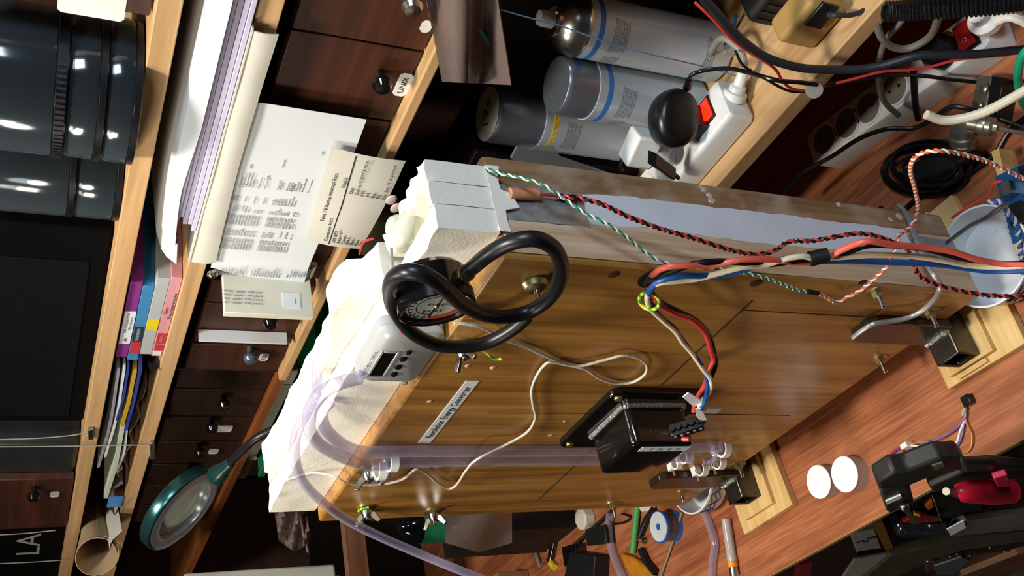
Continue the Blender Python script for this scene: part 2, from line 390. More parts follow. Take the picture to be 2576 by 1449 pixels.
# sawn edge strip on the side of the front board
build(M().box(BX1-.0002, BX1+.0012, .3785, .4395, BZ0+.004, BZ1-.004), 'sawn_edge', varn2, box, label='pale sawn side edge of front board')
g = []
for i in range(41):
    s = i/40; z = .462 - s*(.462-.112); rn = random.Random(i)
    g.append([V((BX1+.0014, .4105+rn.uniform(-.001,.001)+.002*math.sin(s*9), z)), V((BX1+.0016, .425, z)), V((BX1+.0014, .4425-.004*max(0,.1-s)*10+rn.uniform(-.001,.001), z))])
build(M().sheet(g, -.0005), 'foil_tape', alum, box, label='smooth white aluminium tape strip')
g = [[V((BX1+.0014+.0012*random.random(), y+random.uniform(-.001,.001), z)) for y in (.408,.416,.424,.432,.440)] for z in [.536-.0095*i for i in range(9)]]
build(M().sheet(g, -.0006), 'crumpled_foil', alum2, box, label='crumpled dark foil at the top of the seam')
g = [[V((BX1+.0014+.0012*random.random(), y+random.uniform(-.001,.001), z)) for y in (.412,.420,.428,.436)] for z in [.110-.0095*i for i in range(7)]]
build(M().sheet(g, -.0006), 'crumpled_foil', alum2, box, label='crumpled dark foil at the bottom of the seam')
# pencil lines and board seams
def strip(p, q, w, nm, material, d=.0004):
    a, b = AY(p, BY0), AY(q, BY0); t = (b-a).normalized(); n = V((-t.z, 0, t.x)) * w/2
    build(M().prism([a-n, b-n, b+n, a+n], (0, -d, 0)), nm, material, box)
lineink = mat('pencil_line', '1c140c', .7); seam = mat('board_seam', '3a1e0a', .8)
strip((1893,754), (1661,970), .0011, 'drawn_line', lineink); strip((1500,1120), (1355,1256), .0009, 'drawn_line', lineink)
strip((1228,1039), (1700,1040), .0008, 'board_seam', seam); strip((1690,1040), (1985,1045), .0007, 'board_seam', seam)
strip((1870,780), (2198,798), .0007, 'board_seam', seam)
# label
a, b, c, d = [AY(p, BY0) for p in ((1058,1110),(1083,1116),(1199,958),(1172,956))]
w = b - a
zc = (a.z + b.z + c.z + d.z)/4; xl, xr = (a.x+b.x)/2, (c.x+d.x)/2
lb = build(M().box(xl, xr, BY0-.0006, BY0, zc-.0062, zc+.0062), 'name_label', whitep, box, label='white label tape reading Revolution Energy Converter')
text('Revolution Energy Converter', .0098, ((xl+xr)/2, BY0-.0006, zc), (1,0,0), (0,0,1), ink, lb, (xr-xl)*.82)
# knots
knot = mat('wood_knot', '4a260c', .6)
for p, r in (((1545,690),.005),((1902,712),.006),((1640,768),.003),((2170,710),.004)):
    k = AY(p, BY0); build(M().lathe((k.x, BY0, k.z), (0,-1,0), [(r,0),(r*.9,.0003),(0,.0004)], 14), 'knot', knot, box)
# bolts
def bolt(p, r=.009, wing=False, ang=.6, tie=False, long=.016, cap=False, wings=1):
    k = AY(p, BY0); o = V((k.x, BY0, k.z)); f = V((0,-1,0))
    b = build(M().lathe(o, f, [(r,0),(r,.0012),(r*.45,.0016),(0,.0017)], 24), 'bolt', zinc if not cap else steel, box)
    if cap: build(M().lathe(o, f, [(r*.98,.001),(r*.8,.005),(r*.35,.007),(0,.0072)], 24), 'cap_washer', zinc, b)
    build(M().lathe(o, f, [(.0048,.0012),(.0052,.002),(.0048,.006),(.0018,.0062)], 6), 'hex_nut', zinc, b)
    build(M().lathe(o, f, [(.0024,.004),(.0024,long),(.0016,long+.001)], 14), 'stud', steel, b)
    if wing:
        m = M().lathe(o, f, [(.0065,.004),(.0060,.008),(.0045,.012),(.003,.0122)], 16); bz = V((math.cos(ang),0,math.sin(ang))); t = V((-bz.z,0,bz.x))*.0014
        for s in (1,-1):
            q = [o+f*.0055+bz*s*.004, o+f*.0075+bz*s*.010, o+f*.018+bz*s*.0155, o+f*.0195+bz*s*.0115, o+f*.012+bz*s*.005]
            m.prism([x - t for x in q], t*2)
        build(m, 'wing_nut', steel, b, .0004)
    if tie:
        P = [o+f*.003+V((math.cos(x),0,math.sin(x)))*.0085 for x in [i*.45 for i in range(12)]]
        build(M().tube(P, .0013, 8, 4), 'earth_wire', yelgreen, b)
        e = P[-1]; build(M().tube([e, e+V((-.010,-.004,.004)), e+V((-.016,-.006,-.002)), e+V((-.012,-.006,-.010))] if tie == 1 else [e, e+V((.004,-.006,-.008)), e+V((.0,-.010,-.016)), e+V((.003,-.012,-.022))], .0012, 8, 6), 'earth_wire', yelgreen, b)
    return b
m_, t_, b_ = _m('yellow_green_insulation'); wv = t_.nodes.new('ShaderNodeTexWave'); wv.inputs['Scale'].default_value = 60; gg = t_.nodes.new('ShaderNodeNewGeometry'); rr = t_.nodes.new('ShaderNodeValToRGB')
rr.color_ramp.interpolation = 'CONSTANT'; rr.color_ramp.elements[0].color = rgb('d6d01e'); rr.color_ramp.elements[1].color = rgb('1f9a2e'); rr.color_ramp.elements[1].position = .5
t_.links.new(gg.outputs['Position'], wv.inputs['Vector']); t_.links.new(wv.outputs['Fac'], rr.inputs[0]); t_.links.new(rr.outputs[0], b_.inputs['Base Color']); yelgreen = m_
bolt((1345,712), .0105, cap=True, long=.022); bolt((2205,734), .0105); bolt((2338,784), .0095); bolt((2212,900), .0075)
bolt((1540,1268), .0105); bolt((1857,1168), .0100); bolt((1713,1238), .0065, long=.012)
bolt((921,1277), .0105, True, -.9, 1, .013); bolt((1089,1286), .0115, True, -.7, 0, .016); bolt((925,1182), .0105, True, -1.0, 0, .013); bolt((1163,868), .0105, True, -.2, 2, .013)
# steel feet: square tube on pad, welded upright bar
def foot(x0, x1, barx0, barx1, ztop, tubey=.341, taper=.010):
    f = build(M().add(*([[(x0,tubey,.016),(x1,tubey,.016),(x1,tubey,.0455),(x0,tubey,.0455),(x0+.003,tubey,.019),(x1-.003,tubey,.019),(x1-.003,tubey,.0425),(x0+.003,tubey,.0425),
        (x0,.50,.016),(x1,.50,.016),(x1,.50,.0455),(x0,.50,.0455),(x0+.003,.50,.019),(x1-.003,.50,.019),(x1-.003,.50,.0425),(x0+.003,.50,.0425)],
        [(0,1,5,4),(1,2,6,5),(2,3,7,6),(3,0,4,7),(8,12,13,9),(9,13,14,10),(10,14,15,11),(11,15,12,8),(0,8,9,1),(1,9,10,2),(2,10,11,3),(3,11,8,0),(4,5,13,12),(5,6,14,13),(6,7,15,14),(7,4,12,15)]])), 'foot_tube', darksteel, box, .0018)
    c = .007; y0, y1 = .366, .375
    P = [(barx0,y0,.045),(barx1,y0,.045),(barx1,y0,ztop-c),(barx1-c,y0,ztop),(barx0+c,y0,ztop),(barx0,y0,ztop-c)]
    build(M().prism([V(p) for p in P], (0,y1-y0-.0005,0)), 'foot_bar', darksteel, f, .0008)
    rn = random.Random(3); pts = [V((x0 + (x1-x0)*i/14, y0-.001+rn.uniform(-.0007,.0007), .047+rn.uniform(-.0006,.0006))) for i in range(15)]
    build(M().tube(pts, .0028, 8, 3), 'weld', weldm, f)
foot(-.590, -.561, -.592, -.556, .146)
foot(-.951, -.922, -.953, -.917, .158)
# black metal housing
PX0, PX1, PZ0, PZ1 = -.831, -.706, .226, .342
def rrect(x0, x1, z0, z1, y, r, n=6):
    P = []
    for cx, cz, a0 in ((x1-r,z0+r,-90),(x1-r,z1-r,0),(x0+r,z1-r,90),(x0+r,z0+r,180)):
        for i in range(n+1):
            a = math.radians(a0+90*i/n); P.append(V((cx+r*math.cos(a), y, cz+r*math.sin(a))))
    return P
hs = build(M().prism(rrect(PX0,PX1,PZ0,PZ1,.375,.011), (0,-.0075,0)), 'housing_plate', blkgloss, box, .0018, 3, label='glossy black mounting plate of the metal housing')
def loft(rings):
    m = M(); n = len(rings[0]); vs = [p for r in rings for p in r]; fs = []
    for k in range(len(rings)-1):
        for i in range(n): fs.append((k*n+i, k*n+(i+1)%n, (k+1)*n+(i+1)%n, (k+1)*n+i))
    fs.append(tuple(range(n))[::-1]); fs.append(tuple(range((len(rings)-1)*n, len(rings)*n))); return m.add(vs, fs)
CX0, CX1, CZ0, CZ1, CYF = -.801, -.727, .2475, .3185, .325
hc = build(loft([rrect(CX0,CX1,CZ0,CZ1,.368,.008), rrect(CX0,CX1,CZ0,CZ1,CYF+.004,.008), rrect(CX0+.0012,CX1-.0012,CZ0+.0012,CZ1-.0012,CYF+.001,.007), rrect(CX0+.004,CX1-.004,CZ0+.004,CZ1-.004,CYF,.005)]), 'housing_cover', blkgloss, hs, angle=50)
rn = random.Random(5); P = rrect(CX0-.001,CX1+.001,CZ0-.001,CZ1+.001,.366,.008,3); P.append(P[0])
build(M().tube([p+V((rn.uniform(-.0006,.0006),rn.uniform(-.0006,.0006),rn.uniform(-.0006,.0006))) for p in P], .0028, 8, 3), 'weld', weldm, hs)
for x in (PX0+.010, PX1-.010):
    for z in (PZ0+.010, PZ1-.010): build(M().lathe((x,.3675,z), (0,-1,0), [(.0042,0),(.0038,.0016),(.002,.0022),(0,.0018)], 16), 'screw', brass, hs)
l2 = build(M().box(CX1-.0165, CX1-.0065, CYF-.0005, CYF, CZ0+.003, CZ1-.012), 'housing_label', whitep, hs, label='small white label strip on the black cover')
text('T  N  C  X', .006, (CX1-.0115, CYF-.0005, (CZ0+CZ1)/2-.0045), (0,0,-1), (1,0,0), ink, l2, .036)
# sticky tag on the board beside the housing
a = AY((1790,1033), BY0); build(M().box(a.x-.006, a.x+.006, BY0-.0006, BY0, a.z-.010, a.z+.008), 'paper_tag', whitep, box)
# hole with wires
k = AY((1642,700), BY0); build(M().ring((k.x, BY0, k.z), (0,-1,0), [(.0085,0),(.0125,0),(.0125,.0012),(.0085,.0016)], 28), 'hole_rim', blkmat, box)
build(M().lathe((k.x, BY0-.0002, k.z), (0,-1,0), [(.0088,0),(.0088,.0004),(0,.0005)], 24), 'cable_hole', blkmat, box, label='dark cable hole in the front board')
# glue marks
glue = mat('dried_glue', 'c9b79a', .25, 0, .1, 60)
for i, (p, r) in enumerate((((1015,965),.004),((1175,920),.0025),((1240,925),.003),((1080,1010),.0025),((1385,1095),.003),((1420,1060),.002))):
    k = AY(p, BY0); build(M().lathe((k.x, BY0, k.z), (0,-1,0), [(r,0),(r*.7,.0006),(0,.0009)], 10).rough(.0003, i), 'glue_spot', glue, box)
for i, (p, r) in enumerate((((1770,478),.003),((1785,492),.0035),((1790,505),.004),((1762,470),.002),((2262,545),.004),((2240,552),.003),((2110,515),.003))):
    k = AX(p, BX1); build(M().lathe((BX1, k.y, k.z), (1,0,0), [(r,0),(r*.7,.0009),(0,.0013)], 10).rough(.0004, i), 'glue_spot', glue, box)
# white tube clips nailed on the board
def clip(p, r=.0075, nail=(0,-1), s=1, back=.0):
    k = AY(p, BY0); o = V((k.x, BY0, k.z)); w = .004*s; m = M(); P = []
    for i in range(13):
        a = math.radians(-20 + 220*i/12); P.append((r*math.cos(a)*1.0, r + r*math.sin(a)))
    outer = [(x*1.28, max(0, .9*r + (y-.9*r)*1.28)) for x, y in P]
    poly = [V((o.x+x, o.y-y, o.z-w)) for x, y in outer] + [V((o.x+x, o.y-y, o.z-w)) for x, y in P[::-1]]
    for i in range(12):
        m.hexa([poly[i], poly[i+1], poly[25-i-1], poly[25-i]], [q + V((0,0,2*w)) for q in (poly[i], poly[i+1], poly[25-i-1], poly[25-i])])
    m.box(o.x-r*1.28-.008, o.x-r*1.2+.001, o.y-.010, o.y, o.z-w, o.z+w)
    c = build(m, 'tube_clip', white, box)
    build(M().cyl((o.x-r*1.28-.0038, o.y-.010, o.z), (o.x-r*1.28-.0038, o.y-.017, o.z), .0016, None, 10), 'nail', steel, c)
clip((985,1145)); clip((955,1160), .0085); clip((1722,1138), .006); clip((1700,1152), .006); clip((1762,1165), .007); clip((1815,1112), .008); clip((1805,1148), .007)
# ------------------------------------------------------------------ foam on the box
from mathutils import noise
def nz(p, s, seed=0): return noise.noise(V(p) * s + V((seed*7.3, seed*3.1, seed)))
def foamblock(x0, x1, y0, y1, z0, top, nx, ny, nzv, amp=.001, topamp=.002, seed=0, sc=60):
    """closed block with an uneven torn top and slightly lumpy sides"""
    m = M(); idx = {}
    def pt(i, j, k):
        x = x0+(x1-x0)*i/nx; y = y0+(y1-y0)*j/ny; zt = top(x, y); z = z0+(zt-z0)*k/nzv
        e = amp if k < nzv else topamp
        q = V((x, y, z)); d = V((nz(q, sc, seed), nz(q, sc, seed+1), nz(q, sc, seed+2)))
        if k == 0: d.z = 0; d *= .3
        return q + d*e
    def vid(i, j, k):
        if (i, j, k) not in idx: idx[(i, j, k)] = len(m.v); m.v.append(pt(i, j, k))
        return idx[(i, j, k)]
    for i in range(nx):
        for j in range(ny):
            for k in (0, nzv): m.f.append((vid(i,j,k), vid(i+1,j,k), vid(i+1,j+1,k), vid(i,j+1,k)))
    for k in range(nzv):
        for i in range(nx):
            for j in (0, ny): m.f.append((vid(i,j,k), vid(i+1,j,k), vid(i+1,j,k+1), vid(i,j,k+1)))
        for j in range(ny):
            for i in (0, nx): m.f.append((vid(i,j,k), vid(i,j+1,k), vid(i,j+1,k+1), vid(i,j,k+1)))
    return m
fo = thing('foam_block', 'cream foam insulation blocks stacked along the top of the wooden box', 'foam', (-.78, .42, .5405))
Z0 = .5405
def t1(x, y):
    b = .5925 + .004*nz((x, 0, 0), 9, 3)
    if x > -.70: b -= (x+.70)*.05
    return b + .003*nz((x, y, 0), 30, 1) if y > .398 else b
build(foamblock(-1.045, -.605, .391, .416, Z0, t1, 90, 6, 8, .0006, .0012, 1), 'front_slab', foamm, fo, angle=60)
def t2(x, y):
    b = .603 + .007*nz((x, 0, 0), 14, 5)
    if -.72 < x < -.62: b += .014*math.sin((x+.72)/.10*math.pi)
    if x < -1.0: b -= .012
    if x > -.64: b -= .012
    return b + .002*nz((x, y, 0), 45, 6)
build(foamblock(-1.040, -.612, .4175, .452, Z0, t2, 90, 8, 6, .0010, .0016, 2), 'rear_slab', foamb, fo, angle=60)
build(foamblock(-.612+.008, -.5085, .3925, .4135, Z0, lambda x, y: .588+.0015*nz((x,y,0),50), 24, 6, 8, .0004, .0010, 3), 'end_layer', foamm, fo, angle=60)
build(foamblock(-.600, -.5085, .4140, .4340, Z0, lambda x, y: .588-.024*max(0, min(1, (-.518-x)/.012))+.003*nz((x,y,0),60), 24, 6, 8, .0004, .0010, 4), 'end_layer', foamm, fo, angle=60)
build(foamblock(-.606, -.5085, .4345, .4540, Z0, lambda x, y: .589+.002*nz((x,y,0),70)+(.004*nz((x,y,1),120) if x < -.515 else 0), 30, 6, 8, .0004, .002, 5), 'end_layer', foamm, fo, angle=60)
# torn flap hanging over the seam on the side
g = []
for i in range(17):
    y = .394+.0600*i/16; d = .008+.008*abs(nz((y*3, 1, 2), 60, 9))+ (.010 if 6 <= i <= 9 else 0)
    g.append([V((-.5078+.0006*nz((y,k,0),80), y, .5415-d*k/4)) for k in range(5)])
build(M().sheet(g, -.0012), 'torn_flap', foamm, fo, angle=70)
# hot glue lump lying over the groove
gl = M(); 
b0 = AZ((1020, 575), .585)
gl.ball(b0, .015, 18, 12, (1.45, .8, .62)); gl.ball(b0+V((-.012,.010,.004)), .011, 14, 10, (1.2,.8,.6)); gl.ball(b0+V((-.022,-.002,-.004)), .006, 12, 8)
gl.v = [p + V((nz(p,90,1),nz(p,90,2),nz(p,90,3)))*.003 for p in gl.v]
tag(build(gl, 'hot_glue_lump', milky), 'translucent whitish lump of glue lying in the groove of the foam', 'glue')
tag(build(M().tube(yv([(985,625,.41),(986,655,.4),(992,690,.39)]), .0012, 8, 4), 'thin_rod', greyw), 'thin grey rod sticking out beside the glue lump', 'rod')
# ------------------------------------------------------------------ gauge and its hose
n = V((math.sin(math.radians(-6)), -math.cos(math.radians(-6))*math.cos(math.radians(-5)), math.sin(math.radians(-5)))).normalized()
gc = AY((1100, 779), .341); gr = .027
ga = thing('pressure_gauge', 'round black pressure gauge with red and green scale tipped forward on the box edge', 'gauge', gc)
build(M().lathe(gc - n*.030, n, [(.010,-.002),(.022,0),(.0255,.004),(.026,.020),(.0275,.021),(.0275,.030),(.0262,.0308),(.0242,.0300),(.0240,.0265),(0,.0265)], 48), 'case', blkgloss, ga)
u = n.cross(V((0,0,1))).normalized(); ux = -u if (-u).x > 0 else u    # reading direction on the dial
uz = ux.cross(n) * -1
ux = V((0,0,-1)); ux = (ux - n*ux.dot(n)).normalized(); uz = n.cross(ux)
if uz.x < 0: uz = -uz
dc = gc - n*.0033
# the dial is turned so that its needle points towards the top edge in the photo
dialm = mat('dial_card', 'c6c9c4', .5, 0, .03)
d = build(M().lathe(dc, n, [(.0238,-.0008),(.0238,0),(0,.0001)], 40), 'dial', dialm, ga)
def arc(r0_, r1_, a0, a1, material, nm, lift=.0002, N=24):
    m = M(); q = []
    for i in range(N+1):
        a = math.radians(a0+(a1-a0)*i/N); v = ux*math.cos(a)+uz*math.sin(a); q.append((dc+n*lift+v*r0_, dc+n*lift+v*r1_))
    for i in range(N): m.add([q[i][0], q[i+1][0], q[i+1][1], q[i][1]], [(0,1,2,3)])
    return build(m, nm, material, d)
redm, grnm = mat('red_scale', 'd0492c', .5), mat('green_scale', '2c7f6a', .5)
arc(.0180, .0228, -85, 12, redm, 'red_scale_band'); arc(.0180, .0228, 28, 78, grnm, 'green_scale_band')
arc(.0140, .0146, 20, 270, ink, 'scale_ring', .0003, 40); arc(.0195, .0201, 80, 270, ink, 'scale_ring', .0003, 40)
for i in range(12):
    a = 85+i*16; v = ux*math.cos(math.radians(a))+uz*math.sin(math.radians(a)); s = n.cross(v)*.0004
    build(M().prism([dc+v*.0165-s, dc+v*.0215-s, dc+v*.0215+s, dc+v*.0165+s], n*.0003), 'scale_tick', ink, d)
lw = uz
for k, (s, wd) in enumerate((('bar', .006), ('psi', .006))): text(s, .005, dc+uz*(.002-.010*k)+n*.0003, ux, uz, ink, d, .014)
v = uz; s = ux*.0009
build(M().prism([dc+n*.001-v*.017-s, dc+n*.001+v*.019-s*.4, dc+n*.001+v*.019+s*.4, dc+n*.001-v*.017+s], n*.0004), 'needle', blkmat, ga)
build(M().cyl(dc+n*.0003, dc+n*.0022, .002, .0016, 14), 'hub', brass, ga)
hp = [(1172,688,.352),(1195,668,.345),(1235,636,.335),(1290,608,.33),(1350,602,.328),(1398,630,.33),(1412,685,.334),(1390,740,.338),(1340,780,.34),(1275,796,.338),(1215,790,.334),(1160,762,.328),(1115,722,.322),(1070,692,.32),(1020,684,.324),(988,702,.335),(981,740,.352),(995,785,.358),(1035,835,.356),(1095,866,.352),(1165,872,.350),(1230,860,.350),(1290,828,.350),(1326,796,.352)]
ho = build(M().tube(yv(hp), .0053, 14, 8), 'gauge_hose', rubber); tag(ho, 'thick black rubber hose looping in front of the box from the gauge', 'hose')
e = yv(hp); dv = (e[-1]-e[-2]).normalized()
build(M().cyl(e[-1]-dv*.002, e[-1]+dv*.010, .0036, .0034, 14), 'hose_core', mat('hose_core', '8c8a74', .6), ho)
build(M().cyl(e[0]+V((.001,0,0)), e[0]-(e[1]-e[0]).normalized()*.012, .0066, None, 6), 'brass_fitting', brass, ga)
build(M().tube(yv([(985,735,.372),(990,765,.366),(1000,800,.36),(1012,835,.358)]), .0018, 8, 4), 'red_wire', red, ga)
build(M().tube(yv([(992,730,.372),(998,765,.366),(1006,800,.36)]), .0018, 8, 4), 'white_wire', wht, ga)
tag(build(M().prism(yv([(1022,838,.352),(1040,848,.352),(1062,862,.352),(1060,872,.352),(1040,862,.352),(1024,850,.352)]), (0,.002,0)), 'orange_tab', mat('orange_tab', 'b46a34', .5)), 'small orange brown tab hanging between gauge and silver timer', 'tab')
# ------------------------------------------------------------------ silver timer
silv = mat('silver_plastic', 'b6b8b8', .3, .2, .03, 40)
Yt = .376
a, b, c = AY((886,945), Yt), AY((1046,953), Yt), AY((1112,868), Yt)
tz0, tz1 = .5412, a.z-.002; tx0, tx1 = b.x-.002, c.x+.022
tm = thing('digital_timer', 'silver plastic digital timer with black display leaning on the foam', 'timer', ((tx0+tx1)/2, Yt, tz0))
build(loft([rrect(tx0,tx1,tz0,tz1,.3895,.010), rrect(tx0,tx1,tz0,tz1,.3815,.010), rrect(tx0+.0006,tx1-.0006,tz0+.0006,tz1-.0006,.381,.010), rrect(tx0+.0006,tx1-.0006,tz0+.0006,tz1-.0006,.3805,.010), rrect(tx0,tx1,tz0,tz1,.380,.010), rrect(tx0+.0005,tx1-.001,tz0+.0005,tz1-.004,.375,.009), rrect(tx0+.003,tx1-.006,tz0+.003,tz1-.009,.3725,.008)]), 'case', silv, tm, angle=50)
q = [AY(p, .3722) for p in ((930,948),(957,955),(993,893),(962,885))]
lc = M(); sx0, sx1 = min(v.x for v in q)+.005, max(v.x for v in q)-.002; sz0, sz1 = min(v.z for v in q)+.002, max(v.z for v in q)
sx0, sx1, sz0, sz1 = q[0].x+.003, q[3].x-.001, (q[1].z+q[2].z)/2, (q[0].z+q[3].z)/2
lcd = mat('dark_display', '14140c', .15, 0, .1)
bz = build(M().ring(((sx0+sx1)/2, .3725, (sz0+sz1)/2), (0,-1,0), [(.001,0),(.001,.0005),(.0012,.0005),(.0012,0)], 4), 'display_bezel', steel, tm) if False else None
m = M(); w_ = .0022
m.box(sx0-w_, sx1+w_, .3714, .3728, sz1, sz1+w_); m.box(sx0-w_, sx1+w_, .3714, .3728, sz0-w_, sz0); m.box(sx0-w_, sx0, .3714, .3728, sz0, sz1); m.box(sx1, sx1+w_, .3714, .3728, sz0, sz1)
build(m, 'display_bezel', silv, tm, .0004)
build(M().box(sx0, sx1, .3720, .3728, sz0, sz1), 'display', lcd, tm)
for p, r in (((991,941),.0032),((1002,923),.0032),((1014,903),.0032),((1028,886),.0026)):
    k = AY(p, .3722); build(M().lathe((k.x,.3727,k.z), (0,-1,0), [(r,0),(r,.0012),(r*.8,.0018),(0,.002)], 18), 'button', blk, tm)
text('KITCHEN TIMER', .0045, ((sx0+sx1)/2, .3724, sz1+.0055), (1,0,0), (0,0,1), inkgrey, tm, (sx1-sx0)*1.05)
# ------------------------------------------------------------------ clear tubes
r_ = .0058
ta = [(905,950,.372),(860,962,.366),(815,985,.362),(783,1030,.36),(778,1075,.358),(800,1115,.358),(850,1145,.36),(905,1165,.363),(950,1170,.366),(1010,1162,.3675),(1120,1160,.3685),(1300,1158,.3685),(1480,1157,.3685),(1620,1152,.3685),(1700,1150,.3685),(1740,1150,.367)]
tag(build(M().tube(yv(ta), r_, 12, 8), 'clear_tube', tubem), 'clear plastic tube looping above the foam then down the board, outer of two', 'tube')
tb = [(830,1010,.388),(808,1040,.378),(822,1082,.37),(862,1118,.368),(905,1135,.3675),(960,1137,.3678),(1020,1135,.3685),(1120,1135,.3685),(1300,1135,.3685),(1480,1134,.3685),(1640,1130,.3685),(1720,1127,.3685),(1812,1122,.3685)]
tag(build(M().tube(yv(tb), r_, 12, 8), 'clear_tube', tubem), 'clear plastic tube clipped down the board, inner of two', 'tube')
tc = [(905,715,.475),(850,800,.468),(812,862,.46),(797,905,.44),(797,980,.385),(775,1030,.372),(748,1085,.365),(742,1150,.36),(765,1215,.355),(820,1270,.35),(880,1312,.345),(960,1352,.335),(1060,1395,.32),(1150,1432,.30),(1260,1475,.28)]
tag(build(M().tube(yv(tc), .0048, 12, 8), 'clear_tube', tubem), 'long clear plastic tube curving away past the lower left corner of the box', 'tube')
td = [(1770,1160,.367),(1795,1155,.367),(1806,1140,.3665),(1790,1132,.367)]
tag(build(M().tube(yv(td), .0042, 10, 6), 'clear_tube', tubem), 'short clear tube stub held by the lowest white clips', 'tube')
# ------------------------------------------------------------------ braided sleeve wire on the front
bw = [(1142,812,.372),(1180,816,.370),(1218,826,.368),(1262,852,.370),(1310,868,.372),(1350,885,.372),(1400,908,.3725),(1445,922,.3725),(1475,930,.372),(1505,950,.372),(1545,964,.372),(1590,962,.371),(1622,942,.370),(1626,918,.370),(1602,900,.370),(1565,895,.370),(1520,906,.370),(1455,921,.3695),(1400,913,.371),(1375,914,.371),(1352,942,.371),(1338,978,.371),(1340,1015,.371),(1346,1052,.371),(1325,1088,.370),(1270,1120,.366),(1200,1156,.356),(1172,1184,.360),(1150,1218,.366),(1130,1229,.368),(1102,1216,.369),(1068,1188,.369),(1045,1181,.369),(1012,1206,.370),(960,1218,.371),(885,1219,.371),(845,1200,.374),(800,1190,.384),(765,1193,.387),(720,1208,.388),(688,1211,.389)]
brm = mat('braided_sleeve', 'c9c6ba', .55, 0, .12, 300, .3)
tag(build(M().tube(yv(bw), lambda s: .0013 if s < .86 else .0009, 8, 8), 'sleeved_wire', brm), 'thin white sleeved wire looping across the front board to the foam', 'wire')
# ------------------------------------------------------------------ cable bundle
def bundle(nm, pts, r, ma, lab): return tag(build(M().tube(yv(pts), r, 10, 8), nm, ma), lab, 'wire', 'wires of the bundle crossing the box')
bundle('red_wire', [(1632,705,.368),(1645,690,.352),(1670,674,.345),(1720,668,.343),(1790,668,.343),(1860,654,.342),(1930,652,.342),(2000,660,.342),(2070,655,.342),(2120,628,.34),(2180,607,.338),(2240,615,.336),(2330,623,.334),(2400,634,.33),(2455,652,.325),(2520,664,.32),(2600,668,.31)], .0024, salmon, 'thick red wire of the bundle from the cable hole to the right edge')
bundle('black_wire', [(1625,712,.368),(1640,700,.354),(1690,682,.347),(1740,666,.345),(1800,658,.344),(1860,660,.344),(1930,665,.343),(2000,656,.342),(2070,648,.343),(2120,638,.342),(2180,618,.34),(2240,617,.338),(2330,626,.337),(2400,645,.334),(2470,662,.328),(2530,664,.322),(2600,662,.312)], .0024, blk, 'thick black wire of the bundle from the cable hole to the right edge')
bundle('cream_wire', [(1640,722,.366),(1636,728,.352),(1660,712,.346),(1740,704,.344),(1800,690,.343),(1870,672,.342),(1920,668,.342),(1975,652,.342),(2020,645,.342),(2060,652,.341),(2130,646,.34),(2220,641,.338),(2300,645,.336),(2370,655,.332),(2440,668,.327),(2510,672,.32),(2600,668,.31)], .0022, cream, 'cream wire of the bundle from the cable hole to the right edge')
bundle('blue_wire', [(1634,720,.366),(1632,735,.350),(1655,710,.347),(1710,694,.345),(1770,694,.344),(1830,690,.343),(1890,672,.343),(1950,656,.344),(2010,648,.344),(2060,656,.343),(2140,656,.342),(2240,660,.34),(2330,663,.337),(2400,670,.333),(2470,680,.327),(2530,682,.32),(2600,678,.31)], .0024, blue, 'blue wire of the bundle from the cable hole to the right edge')
bundle('blue_wire', [(1634,738,.350),(1632,750,.352),(1640,770,.352),(1665,800,.350),(1695,825,.346),(1712,850,.344),(1735,880,.340),(1758,910,.335),(1778,950,.33),(1779,980,.326),(1772,1010,.322),(1762,1030,.318)], .0022, blue, 'blue wire hanging from the earth tie to the black terminal block')
bundle('cream_wire', [(1636,732,.352),(1628,750,.350),(1636,775,.35),(1668,806,.348),(1700,835,.344),(1718,862,.342),(1742,890,.338),(1770,930,.332),(1788,955,.328),(1785,985,.326),(1768,1005,.324),(1760,1025,.320)], .0022, cream, 'cream wire hanging from the earth tie to the black terminal block')
bundle('red_wire', [(1636,712,.366),(1642,740,.352),(1665,770,.350),(1700,790,.348),(1740,805,.346),(1775,840,.342),(1788,880,.338),(1795,905,.335),(1782,930,.332),(1775,965,.330),(1752,1005,.326),(1745,1035,.320)], .0023, red, 'red wire hanging beside the blue one to the terminal block')
bundle('black_wire', [(1628,712,.366),(1640,742,.354),(1668,764,.352),(1710,785,.350),(1750,806,.348),(1782,840,.345),(1795,880,.341),(1800,915,.337),(1790,945,.333),(1775,985,.328),(1758,1010,.325),(1755,1035,.321)], .0023, blk, 'black wire hanging behind the red one to the terminal block')
k = AY((1633,758), .350)
tag(build(M().tube([k+V((math.cos(t)*.0085, math.sin(t)*.005, math.sin(t)*.006)) for t in [i*.5 for i in range(14)]], .0014, 8, 4), 'earth_wire_tie', yelgreen), 'yellow green wire twisted round the wires under the cable hole', 'wire tie')
k0, k1 = yv([(2036,652,.342),(2082,641,.342)])
tag(build(M().cyl(k0, k1, .0058, .0054, 14), 'tape_wrap', blkmat), 'black tape wrapped round the wire bundle', 'tape')
# terminal block hanging on the wires
c0, c1 = yv([(1688,1088,.318),(1768,1062,.318)])
tt = thing('terminal_block', 'black terminal block on wire ends beside the black metal housing', 'connector', c0)
dx = (c1-c0)/2; ax = dx.normalized(); sd = ax.cross(V((0,-1,0))).normalized(); 
build(M().obb((c0+c1)/2, dx, V((0,-1,0))*.006, sd*.0055), 'block', blk, tt, .001)
for i in range(5):
    p = c0 + (c1-c0)*(.1+.2*i)
    build(M().cyl(p - sd*.006, p - sd*.0105, .0032, .0028, 10), 'screw_tower', blk, tt)
    build(M().obb(p - V((0,.0064,0)) - sd*.0015, ax*.0012, V((0,.0006,0)), sd*.002), 'contact', steel, tt)
build(M().cyl(c0 - V((0,.008,0)) + ax*.008 + sd*.004, c0 - V((0,.011,0)) + ax*.014 + sd*.002, .0024, .002, 10), 'red_core', red, tt)
wt = mat('white_tag', 'f0f0ee', .6)
